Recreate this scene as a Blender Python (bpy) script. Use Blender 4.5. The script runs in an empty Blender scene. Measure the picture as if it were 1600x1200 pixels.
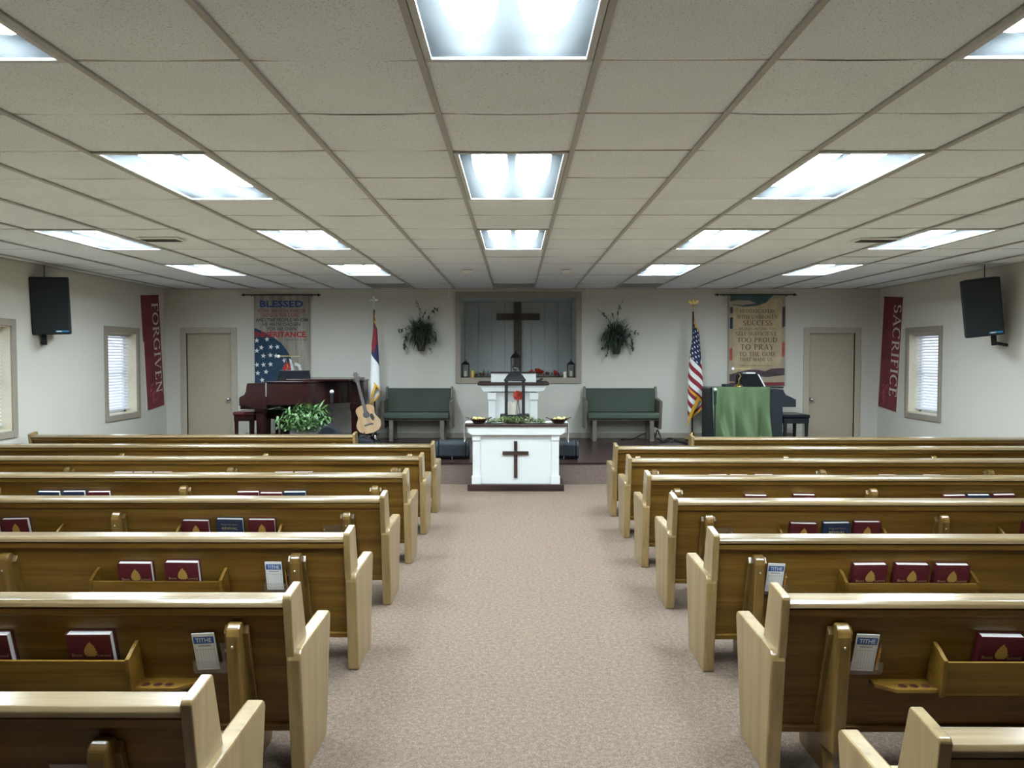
import bpy, bmesh, math, random
from mathutils import Vector, Matrix

# ---------------------------------------------------------------- camera, world, exposure
SC = bpy.context.scene
COL = SC.collection
F_PX, CX, CY = 1236.0, 800.0, 600.0
EYE = Vector((0, 0, 1.68))
PITCH, YAW = math.radians(2.04), math.radians(0.28)
cam_d = bpy.data.cameras.new('camera')
cam_d.sensor_width = 36.0
cam_d.lens = F_PX / 1600.0 * 36.0
cam_d.clip_start = 0.02
cam = bpy.data.objects.new('camera', cam_d)
COL.objects.link(cam)
cam.location = EYE
cam.rotation_euler = (math.pi / 2 - PITCH, 0, YAW)
SC.camera = cam
ROT = cam.rotation_euler.to_matrix()

world = bpy.data.worlds.new('world')
SC.world = world
world.use_nodes = True
bg = world.node_tree.nodes['Background']
bg.inputs[0].default_value = (0.78, 0.87, 1.0, 1)
bg.inputs[1].default_value = 2.3

TUBE_POWER = 69.0
SC.view_settings.view_transform = 'Standard'
SC.view_settings.look = 'None'
SC.view_settings.gamma = 1.0
SC.view_settings.use_curve_mapping = False
SC.view_settings.exposure = 0.5
SC.cycles.use_denoising = True
SC.cycles.max_bounces = 12
SC.cycles.diffuse_bounces = 9
SC.cycles.transparent_max_bounces = 16
SC.cycles.sample_clamp_indirect = 6.0

rng = random.Random(7)
R = math.radians
PI = math.pi

# ---------------------------------------------------------------- pixel helpers
def ray(x, y):
    return ROT @ Vector(((x - CX) / F_PX, -(y - CY) / F_PX, -1.0))
def at(x, y, Y):                 # point on the plane at depth Y
    d = ray(x, y); return EYE + d * ((Y - EYE.y) / d.y)
def atX(x, y, X):                # point on a side wall
    d = ray(x, y); return EYE + d * ((X - EYE.x) / d.x)
def pxX(x, Y):
    return at(x, 600, Y).x
def pxZ(y, Y):
    return at(806, y, Y).z
def project(p):
    q = ROT.transposed() @ (Vector(p) - EYE)
    if q.z > -0.05: return None
    return (CX + F_PX * q.x / -q.z, CY - F_PX * q.y / -q.z)

# ---------------------------------------------------------------- materials
MATS = {}
def new_mat(name):
    m = bpy.data.materials.new(name); m.use_nodes = True
    MATS[name] = m
    return m, m.node_tree, m.node_tree.nodes['Principled BSDF']
def col4(c): return (c[0], c[1], c[2], 1)
def mix_col(nt, fac, a, b):
    n = nt.nodes.new('ShaderNodeMix'); n.data_type = 'RGBA'
    if fac is not None: nt.links.new(fac, n.inputs[0])
    n.inputs[6].default_value = col4(a); n.inputs[7].default_value = col4(b)
    return n
def coords(nt, scale=(1, 1, 1), rnd=False):
    tc = nt.nodes.new('ShaderNodeTexCoord'); mp = nt.nodes.new('ShaderNodeMapping')
    mp.inputs['Scale'].default_value = scale
    nt.links.new(tc.outputs['Object'], mp.inputs[0])
    if rnd:
        oi = nt.nodes.new('ShaderNodeObjectInfo')
        mu = nt.nodes.new('ShaderNodeMath'); mu.operation = 'MULTIPLY'; mu.inputs[1].default_value = 37.0
        nt.links.new(oi.outputs['Random'], mu.inputs[0]); nt.links.new(mu.outputs[0], mp.inputs['Location'])
    return mp
def noise(nt, vec, scale, detail=3.0, rough=0.5):
    n = nt.nodes.new('ShaderNodeTexNoise')
    n.inputs['Scale'].default_value = scale; n.inputs['Detail'].default_value = detail
    n.inputs['Roughness'].default_value = rough
    nt.links.new(vec.outputs[0], n.inputs['Vector'])
    return n
def ramp(nt, fac, stops):
    r = nt.nodes.new('ShaderNodeValToRGB'); nt.links.new(fac, r.inputs[0])
    el = r.color_ramp.elements
    el[0].position, el[0].color = stops[0][0], col4(stops[0][1])
    el[1].position, el[1].color = stops[-1][0], col4(stops[-1][1])
    for p, c in stops[1:-1]:
        e = el.new(p); e.color = col4(c)
    return r
def bump(nt, bs, height, strength, dist=0.01):
    b = nt.nodes.new('ShaderNodeBump'); b.inputs['Strength'].default_value = strength
    b.inputs['Distance'].default_value = dist
    nt.links.new(height, b.inputs['Height']); nt.links.new(b.outputs[0], bs.inputs['Normal'])
def plain(name, c, rough=0.5, metal=0.0, var=0.06, scale=25.0, bmp=0.0, coat=0.0, spec=0.5):
    m, nt, bs = new_mat(name)
    mp = coords(nt); n = noise(nt, mp, scale)
    lo = tuple(max(0, v * (1 - var)) for v in c); hi = tuple(min(1, v * (1 + var)) for v in c)
    r = ramp(nt, n.outputs[0], [(0.3, lo), (0.7, hi)])
    nt.links.new(r.outputs[0], bs.inputs['Base Color'])
    bs.inputs['Roughness'].default_value = rough; bs.inputs['Metallic'].default_value = metal
    bs.inputs['Coat Weight'].default_value = coat; bs.inputs['Specular IOR Level'].default_value = spec
    if bmp: bump(nt, bs, n.outputs[0], bmp)
    return m
def wood(name, dark, mid, light, scale, rough=0.3, coat=0.25, rnd=True, spec=0.5):
    m, nt, bs = new_mat(name)
    mp = coords(nt, scale, rnd)
    n1 = noise(nt, mp, 1.0, 5.0, 0.6)
    n2 = noise(nt, mp, 5.0, 3.0, 0.6)
    mx = nt.nodes.new('ShaderNodeMath'); mx.operation = 'MULTIPLY_ADD'
    nt.links.new(n2.outputs[0], mx.inputs[0]); mx.inputs[1].default_value = 0.35
    nt.links.new(n1.outputs[0], mx.inputs[2])
    r = ramp(nt, mx.outputs[0], [(0.45, dark), (0.66, mid), (0.9, light)])
    nt.links.new(r.outputs[0], bs.inputs['Base Color'])
    bs.inputs['Roughness'].default_value = rough
    bs.inputs['Coat Weight'].default_value = coat; bs.inputs['Coat Roughness'].default_value = 0.18
    bs.inputs['Specular IOR Level'].default_value = spec
    bump(nt, bs, n2.outputs[0], 0.06, 0.004)
    return m
def emit(name, c, s):
    m = bpy.data.materials.new(name); m.use_nodes = True; nt = m.node_tree
    nt.nodes.clear()
    o = nt.nodes.new('ShaderNodeOutputMaterial'); e = nt.nodes.new('ShaderNodeEmission')
    e.inputs[0].default_value = col4(c); e.inputs[1].default_value = s
    nt.links.new(e.outputs[0], o.inputs[0]); MATS[name] = m
    return m
def mix_shader(name, build):
    m = bpy.data.materials.new(name); m.use_nodes = True; nt = m.node_tree; nt.nodes.clear()
    o = nt.nodes.new('ShaderNodeOutputMaterial'); nt.links.new(build(nt), o.inputs[0]); MATS[name] = m
    return m

plain('wall_paint', (0.585, 0.565, 0.51), 0.85, var=0.015, scale=60, bmp=0.04)
plain('alcove_panel', (0.50, 0.54, 0.54), 0.5, var=0.03)
plain('trim_taupe', (0.30, 0.262, 0.212), 0.55, var=0.03)
plain('door_casing', (0.42, 0.375, 0.30), 0.55, var=0.03)
plain('door_taupe', (0.42, 0.36, 0.275), 0.5, var=0.03)
plain('casing_cream', (0.62, 0.56, 0.44), 0.6, var=0.03)
plain('tee_grey', (0.42, 0.42, 0.41), 0.5, var=0.03)
plain('housing_darkened', (0.03, 0.034, 0.038), 0.7, var=0.03, spec=0.1)  # shade put into the colour: blackened interior keeps the lens dim around the lamps
plain('frame_grey', (0.55, 0.57, 0.58), 0.5, var=0.02)
plain('white_metal', (0.82, 0.82, 0.80), 0.4, var=0.02)
plain('white_paint', (0.66, 0.675, 0.67), 0.45, var=0.015)
plain('black_plastic', (0.015, 0.020, 0.025), 0.6, var=0.15, scale=300, bmp=0.15, spec=0.25)
plain('black_metal', (0.010, 0.011, 0.013), 0.45, var=0.1, spec=0.3)
plain('black_gloss', (0.006, 0.008, 0.011), 0.3, var=0.1, spec=0.3)
plain('blue_label', (0.02, 0.22, 0.48), 0.4)
plain('paper', (0.88, 0.88, 0.86), 0.8, var=0.02)
plain('maroon_cover', (0.080, 0.004, 0.009), 0.6, var=0.1, scale=200)
plain('navy_cover', (0.010, 0.022, 0.06), 0.6, var=0.1, scale=200)
plain('gold_print', (0.42, 0.26, 0.06), 0.5, var=0.1)
plain('gold_text', (0.45, 0.33, 0.16), 0.6, var=0.1)
plain('card_blue', (0.035, 0.12, 0.36), 0.6)
plain('card_grey', (0.35, 0.37, 0.40), 0.7)
plain('pencil_orange', (0.62, 0.24, 0.02), 0.5)
plain('brass', (0.80, 0.55, 0.18), 0.22, metal=1.0, var=0.05)
plain('aged_brass', (0.30, 0.24, 0.12), 0.5, metal=0.6, var=0.1)
plain('bag_black', (0.010, 0.012, 0.018), 0.8, var=0.2, spec=0.2)
plain('chrome', (0.75, 0.76, 0.78), 0.15, metal=1.0, var=0.03)
plain('screw_steel', (0.45, 0.42, 0.35), 0.35, metal=1.0)
plain('green_fabric', (0.044, 0.058, 0.044), 0.9, var=0.12, scale=300, bmp=0.2)
plain('green_cloth', (0.078, 0.122, 0.055), 0.9, var=0.1, scale=200, bmp=0.1)
plain('leaf_green', (0.035, 0.085, 0.028), 0.5, var=0.45, scale=18)
plain('leaf_bright', (0.075, 0.165, 0.04), 0.45, var=0.5, scale=16)
plain('leaf_dark', (0.045, 0.080, 0.052), 0.6, var=0.5, scale=18)
plain('stem_brown', (0.08, 0.06, 0.03), 0.7)
plain('pot_dark', (0.03, 0.028, 0.025), 0.6)
plain('planter_grey', (0.16, 0.165, 0.16), 0.7)
plain('garland_green', (0.18, 0.24, 0.09), 0.7, var=0.5, scale=40)
plain('flower_red', (0.50, 0.045, 0.025), 0.7, var=0.3, scale=50)
plain('flower_rust', (0.28, 0.07, 0.05), 0.7, var=0.4, scale=60)
plain('candle_white', (0.85, 0.80, 0.68), 0.6, var=0.03)
plain('candle_yellow', (0.75, 0.52, 0.12), 0.6, var=0.05)
plain('tray_brown', (0.045, 0.02, 0.012), 0.45)
plain('wafer_yellow', (0.68, 0.56, 0.24), 0.7, var=0.2, scale=60)
plain('flag_navy', (0.012, 0.02, 0.07), 0.85, var=0.15)
plain('flag_red', (0.20, 0.012, 0.024), 0.85, var=0.15)
plain('flag_white', (0.72, 0.72, 0.72), 0.85, var=0.04)
plain('flag_gold', (0.62, 0.33, 0.03), 0.8, var=0.2, scale=90)
plain('banner_maroon', (0.17, 0.024, 0.032), 0.8, var=0.3, scale=3.0)
plain('banner_rose', (0.36, 0.075, 0.065), 0.8, var=0.3, scale=12.0)
plain('banner_letter', (0.62, 0.56, 0.50), 0.8, var=0.05)
plain('parchment', (0.44, 0.345, 0.215), 0.85, var=0.18, scale=6.0)
plain('ink_brown', (0.085, 0.05, 0.03), 0.85)
plain('print_blue', (0.025, 0.07, 0.22), 0.85, var=0.1)
plain('print_red', (0.38, 0.03, 0.035), 0.85, var=0.1)
plain('print_rust', (0.24, 0.075, 0.045), 0.85)
plain('print_grey', (0.05, 0.055, 0.085), 0.85)
plain('print_navy', (0.014, 0.045, 0.085), 0.85, var=0.2, scale=5)
plain('print_plum', (0.075, 0.05, 0.06), 0.85, var=0.3, scale=8)
plain('print_tan', (0.36, 0.30, 0.22), 0.85, var=0.1)
plain('print_teal', (0.06, 0.10, 0.105), 0.85, var=0.3, scale=8)
plain('bench_cushion_red', (0.075, 0.012, 0.014), 0.3, var=0.1)
plain('guitar_side', (0.035, 0.016, 0.01), 0.3, coat=0.5)
plain('fretboard', (0.03, 0.02, 0.014), 0.4)
plain('cable_black', (0.012, 0.012, 0.012), 0.6)
plain('cup_red', (0.10, 0.022, 0.015), 0.8)
plain('switch_ivory', (0.60, 0.57, 0.47), 0.5)
plain('vent_grey', (0.30, 0.30, 0.30), 0.5)
plain('mesh_ball', (0.72, 0.73, 0.74), 0.35, metal=0.6, var=0.2, scale=250)
wood('oak_long_shaded', (0.066, 0.029, 0.003), (0.125, 0.063, 0.008), (0.19, 0.108, 0.022), (0.7, 16, 16), 0.36, 0.06, spec=0.3)  # same oak as the ends, darkened to carry the shade on pew backs
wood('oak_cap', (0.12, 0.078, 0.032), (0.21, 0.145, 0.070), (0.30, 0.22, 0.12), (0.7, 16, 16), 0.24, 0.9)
wood('oak_seat_bounce', (0.32, 0.235, 0.13), (0.44, 0.34, 0.20), (0.50, 0.40, 0.25), (0.7, 16, 16), 0.3, 0.3)  # paler than the other oak, so the hidden seats bounce light to the ceiling
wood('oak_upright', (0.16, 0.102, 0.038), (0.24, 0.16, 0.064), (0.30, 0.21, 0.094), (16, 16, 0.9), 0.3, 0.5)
wood('oak_support_shaded', (0.07, 0.036, 0.006), (0.135, 0.076, 0.016), (0.20, 0.12, 0.034), (16, 16, 0.9), 0.30, 0.2)  # darker copy of the upright oak, rear-side shade mixed into its tone
wood('bench_wood', (0.07, 0.058, 0.044), (0.11, 0.094, 0.073), (0.15, 0.13, 0.105), (10, 10, 1.0), 0.5, 0.1)
wood('mahogany', (0.010, 0.0025, 0.003), (0.017, 0.004, 0.0045), (0.026, 0.006, 0.006), (1.5, 8, 8), 0.2, 0.25, spec=0.3)
wood('dark_walnut', (0.015, 0.008, 0.007), (0.028, 0.015, 0.012), (0.046, 0.026, 0.020), (1.2, 14, 14), 0.4, 0.08, spec=0.3)
wood('stage_laminate', (0.016, 0.009, 0.009), (0.028, 0.015, 0.014), (0.044, 0.024, 0.022), (0.8, 9, 9), 0.3, 0.05, False, spec=0.3)
wood('cross_wood', (0.05, 0.038, 0.026), (0.085, 0.065, 0.045), (0.12, 0.095, 0.068), (9, 9, 1.2), 0.6, 0.0)
wood('rear_wall_fill_cut', (0.05, 0.03, 0.018), (0.09, 0.055, 0.03), (0.13, 0.08, 0.045), (9, 9, 1.0), 0.5, 0.0)  # dark wood invented for the unseen rear wall, to cut fill light
wood('spruce', (0.22, 0.115, 0.035), (0.29, 0.16, 0.053), (0.34, 0.20, 0.075), (14, 3, 1.0), 0.25, 0.6)
wood('plank_print', (0.17, 0.148, 0.125), (0.28, 0.25, 0.215), (0.42, 0.38, 0.33), (11, 1, 0.7), 0.85, 0.0)

def m_carpet():
    m, nt, bs = new_mat('carpet')
    mp = coords(nt)
    n1 = noise(nt, mp, 130.0, 6.0, 0.9)
    n2 = noise(nt, mp, 42.0, 4.0, 0.65)
    r1 = ramp(nt, n1.outputs[0], [(0.30, (0.048, 0.032, 0.024)), (0.5, (0.120, 0.088, 0.067)), (0.70, (0.30, 0.24, 0.19))])
    r2 = ramp(nt, n2.outputs[0], [(0.34, (0.70, 0.69, 0.68)), (0.66, (1.22, 1.2, 1.2))])
    mm = nt.nodes.new('ShaderNodeMix'); mm.data_type = 'RGBA'; mm.blend_type = 'MULTIPLY'; mm.inputs[0].default_value = 1.0
    nt.links.new(r1.outputs[0], mm.inputs[6]); nt.links.new(r2.outputs[0], mm.inputs[7])
    nt.links.new(mm.outputs[2], bs.inputs['Base Color'])
    bs.inputs['Roughness'].default_value = 1.0; bs.inputs['Specular IOR Level'].default_value = 0.1
    bump(nt, bs, n1.outputs[0], 0.5, 0.006)
m_carpet()
def m_riser():
    m, nt, bs = new_mat('riser_carpet')
    n1 = noise(nt, coords(nt), 140.0, 3.0, 0.7)
    r1 = ramp(nt, n1.outputs[0], [(0.35, (0.085, 0.06, 0.05)), (0.65, (0.20, 0.15, 0.128))])
    nt.links.new(r1.outputs[0], bs.inputs['Base Color']); bs.inputs['Roughness'].default_value = 1.0
m_riser()
def m_tile():
    m, nt, bs = new_mat('ceiling_tile')
    mp = coords(nt, (1, 1, 1), True)
    n1 = noise(nt, mp, 150.0, 2.0, 0.5); n2 = noise(nt, mp, 2.0, 2.0, 0.5)
    r1 = ramp(nt, n1.outputs[0], [(0.33, (0.55, 0.55, 0.53)), (0.40, (0.84, 0.905, 0.985)), (1.0, (0.86, 0.925, 1.0))])
    r2 = ramp(nt, n2.outputs[0], [(0.3, (0.95, 0.95, 0.95)), (0.7, (1, 1, 1))])
    mm = nt.nodes.new('ShaderNodeMix'); mm.data_type = 'RGBA'; mm.blend_type = 'MULTIPLY'; mm.inputs[0].default_value = 1.0
    nt.links.new(r1.outputs[0], mm.inputs[6]); nt.links.new(r2.outputs[0], mm.inputs[7])
    nt.links.new(mm.outputs[2], bs.inputs['Base Color'])
    bs.inputs['Roughness'].default_value = 0.95; bs.inputs['Specular IOR Level'].default_value = 0.15
    bump(nt, bs, n1.outputs[0], 0.25, 0.004)
m_tile()
emit('tube_glow', (0.90, 1.0, 1.03), TUBE_POWER)
def lens_build(nt):
    t = nt.nodes.new('ShaderNodeBsdfTransparent'); t.inputs[0].default_value = (0.93, 0.97, 1.0, 1)
    r = nt.nodes.new('ShaderNodeBsdfRefraction'); r.inputs[0].default_value = (0.90, 0.96, 1.0, 1)
    r.inputs['Roughness'].default_value = 0.5; r.inputs['IOR'].default_value = 1.3
    mx = nt.nodes.new('ShaderNodeMixShader'); mx.inputs[0].default_value = 0.5
    nt.links.new(t.outputs[0], mx.inputs[1]); nt.links.new(r.outputs[0], mx.inputs[2])
    d = nt.nodes.new('ShaderNodeBsdfTranslucent'); d.inputs[0].default_value = (0.80, 0.92, 1.0, 1)
    m2 = nt.nodes.new('ShaderNodeMixShader'); m2.inputs[0].default_value = 0.018
    nt.links.new(mx.outputs[0], m2.inputs[1]); nt.links.new(d.outputs[0], m2.inputs[2])
    return m2.outputs[0]
mix_shader('prismatic_lens', lens_build)
def glass_build(nt, f=0.12):
    t = nt.nodes.new('ShaderNodeBsdfTransparent'); g = nt.nodes.new('ShaderNodeBsdfGlossy')
    g.inputs['Roughness'].default_value = 0.05
    mx = nt.nodes.new('ShaderNodeMixShader'); mx.inputs[0].default_value = f
    nt.links.new(t.outputs[0], mx.inputs[1]); nt.links.new(g.outputs[0], mx.inputs[2])
    return mx.outputs[0]
mix_shader('clear_glass', glass_build)
def slat_build(nt):
    d = nt.nodes.new('ShaderNodeBsdfDiffuse'); d.inputs[0].default_value = (0.82, 0.83, 0.84, 1)
    t = nt.nodes.new('ShaderNodeBsdfTranslucent'); t.inputs[0].default_value = (0.80, 0.84, 0.88, 1)
    mx = nt.nodes.new('ShaderNodeMixShader'); mx.inputs[0].default_value = 0.22
    nt.links.new(d.outputs[0], mx.inputs[1]); nt.links.new(t.outputs[0], mx.inputs[2])
    return mx.outputs[0]
mix_shader('blind_slat', slat_build)

# ---------------------------------------------------------------- mesh builder
class MB:
    def __init__(s): s.v = []; s.f = []; s.m = []; s.mi = 0
    def add(s, vs, fs):
        b = len(s.v); s.v += [tuple(v) for v in vs]
        for f in fs: s.f.append(tuple(b + i for i in f)); s.m.append(s.mi)
        return s
    def box(s, x0, x1, y0, y1, z0, z1):
        vs = [(x, y, z) for z in (z0, z1) for y in (y0, y1) for x in (x0, x1)]
        return s.add(vs, [(0, 2, 3, 1), (4, 5, 7, 6), (0, 1, 5, 4), (2, 6, 7, 3), (0, 4, 6, 2), (1, 3, 7, 5)])
    def prism(s, poly, axis, lo, hi):
        def mk(a, b, c):
            return {'x': (c, a, b), 'y': (a, c, b), 'z': (a, b, c)}[axis]
        n = len(poly)
        vs = [mk(a, b, lo) for a, b in poly] + [mk(a, b, hi) for a, b in poly]
        fs = [tuple(range(n)), tuple(range(2 * n - 1, n - 1, -1))]
        fs += [(i, (i + 1) % n, n + (i + 1) % n, n + i) for i in range(n)]
        return s.add(vs, fs)
    def flat(s, poly, axis, c):
        def mk(a, b): return {'x': (c, a, b), 'y': (a, c, b), 'z': (a, b, c)}[axis]
        return s.add([mk(a, b) for a, b in poly], [tuple(range(len(poly)))])
    def tube(s, pts, r, n=8, cap=True):
        pts = [Vector(p) for p in pts]
        rs = r if isinstance(r, (list, tuple)) else [r] * len(pts)
        vs = []
        for i, p in enumerate(pts):
            d = (pts[min(i + 1, len(pts) - 1)] - pts[max(i - 1, 0)]).normalized()
            a = Vector((0, 0, 1)) if abs(d.z) < 0.9 else Vector((1, 0, 0))
            u = d.cross(a).normalized(); w = d.cross(u)
            for k in range(n):
                t = 2 * PI * k / n
                vs.append(p + (u * math.cos(t) + w * math.sin(t)) * rs[i])
        fs = []
        for i in range(len(pts) - 1):
            for k in range(n):
                a, b = i * n + k, i * n + (k + 1) % n
                fs.append((a, b, b + n, a + n))
        if cap:
            fs.append(tuple(range(n))); fs.append(tuple(range(len(vs) - 1, len(vs) - n - 1, -1)))
        return s.add(vs, fs)
    def lathe(s, prof, c=(0, 0, 0), n=20):
        vs = []
        for r, z in prof:
            for k in range(n):
                t = 2 * PI * k / n
                vs.append((c[0] + r * math.cos(t), c[1] + r * math.sin(t), c[2] + z))
        fs = []
        for i in range(len(prof) - 1):
            for k in range(n):
                a, b = i * n + k, i * n + (k + 1) % n
                fs.append((a, b, b + n, a + n))
        fs.append(tuple(range(n))); fs.append(tuple(range(len(vs) - 1, len(vs) - n - 1, -1)))
        return s.add(vs, fs)
    def ball(s, c, r, n=12, sz=1.0):
        prof = [(max(0.001, r * math.sin(PI * i / 8)), -r * sz * math.cos(PI * i / 8)) for i in range(9)]
        return s.lathe(prof, c, n)
    def blade(s, p, d, L, w, droop, seg=4, side=None):
        p = Vector(p); d = Vector(d).normalized()
        sd = side or d.cross(Vector((0, 0, 1)))
        if sd.length < 1e-3: sd = Vector((1, 0, 0))
        sd = sd.normalized(); vs = []; q = p.copy()
        for i in range(seg + 1):
            t = i / seg
            ww = w * (0.35 + 1.3 * t) if t < 0.5 else w * 2.0 * (1 - t)
            vs += [q - sd * ww * 0.5, q + sd * ww * 0.5]
            d = (d + Vector((0, 0, -droop / seg))).normalized()
            q = q + d * (L / seg)
        return s.add(vs, [(2 * i, 2 * i + 1, 2 * i + 3, 2 * i + 2) for i in range(seg)])
    def mesh(s, name, mats, bevel=0, smooth=False, seg=2, normals=True):
        me = bpy.data.meshes.new(name)
        me.from_pydata(s.v, [], s.f)
        for m in (mats if isinstance(mats, (list, tuple)) else [mats]): me.materials.append(MATS[m])
        for p, i in zip(me.polygons, s.m): p.material_index = i
        bm = bmesh.new(); bm.from_mesh(me)
        if normals: bmesh.ops.recalc_face_normals(bm, faces=bm.faces)
        if bevel:
            bm.edges.ensure_lookup_table()
            ed = [e for e in bm.edges if len(e.link_faces) == 2 and e.calc_face_angle() > 0.5]
            bmesh.ops.bevel(bm, geom=ed, offset=bevel, segments=seg, affect='EDGES', profile=0.5, clamp_overlap=True)
        bm.to_mesh(me); bm.free()
        if smooth:
            for p in me.polygons: p.use_smooth = True
        elif bevel:
            pass
        return me
    def obj(s, name, mats, parent=None, bevel=0, smooth=False, seg=2, normals=True, loc=None, rot=None):
        return link(name, s.mesh(name, mats, bevel, smooth, seg, normals), parent, loc, rot)
def link(name, me, parent=None, loc=None, rot=None):
    o = bpy.data.objects.new(name, me); COL.objects.link(o)
    if parent: o.parent = parent
    if loc is not None: o.location = loc
    if rot is not None: o.rotation_euler = rot
    return o
def tag(o, label, cat, group=None):
    o['label'] = label; o['category'] = cat
    if group: o['group'] = group
    return o
def thing(name, label, cat, loc=(0, 0, 0), rot=(0, 0, 0), group=None):
    o = bpy.data.objects.new(name, None); COL.objects.link(o)
    o.empty_display_size = 0.1
    o.location = loc; o.rotation_euler = rot
    return tag(o, label, cat, group)
def struct(o, label, cat='room'):
    o['kind'] = 'structure'; o['label'] = label; o['category'] = cat
    return o
def copy_tree(o, parent=None):
    c = o.copy(); COL.objects.link(c); c.parent = parent
    for ch in list(o.children): copy_tree(ch, c)
    return c
def frame_mat(origin, ux, uy):
    ux = Vector(ux).normalized(); uy = Vector(uy).normalized(); uz = ux.cross(uy)
    m = Matrix((ux, uy, uz)).transposed().to_4x4(); m.translation = Vector(origin)
    return m

# ---- lettering -----------------------------------------------------------------
def sans(name, text, width, height, mat, parent, origin, ux, uy, weight=0.0, depth=0.001):
    cu = bpy.data.curves.new(name, 'FONT'); cu.body = text; cu.offset = weight; cu.resolution_u = 2
    cu.align_x = 'LEFT'
    t = bpy.data.objects.new('tmp', cu); COL.objects.link(t)
    dg = bpy.context.evaluated_depsgraph_get(); dg.update()
    me = bpy.data.meshes.new_from_object(t.evaluated_get(dg))
    bpy.data.objects.remove(t); bpy.data.curves.remove(cu)
    xs = [v.co.x for v in me.vertices]; ys = [v.co.y for v in me.vertices]
    x0, x1, y0, y1 = min(xs), max(xs), min(ys), max(ys)
    for v in me.vertices:
        v.co.x = ((v.co.x - x0) / (x1 - x0) - 0.5) * width
        v.co.y = (v.co.y - y0) / (y1 - y0) * height
        v.co.z = depth
    me.materials.clear(); me.materials.append(MATS[mat]); me.name = name
    o = link(name, me, parent); o.matrix_local = frame_mat(origin, ux, uy)
    return o
TK, TN = 0.15, 0.065
def _L(x0, y0, x1, y1, w): return ('L', x0, y0, x1, y1, w)
def _S(x, y, w=0.32): return ('L', x - w / 2, y, x + w / 2, y, 0.05)
def _A(cx, cy, rx, ry, a0, a1): return ('A', cx, cy, rx, ry, a0, a1)
def _stem(x): return [_L(x, 0, x, 1, TK), _S(x, 0.025), _S(x, 0.975)]
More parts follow.
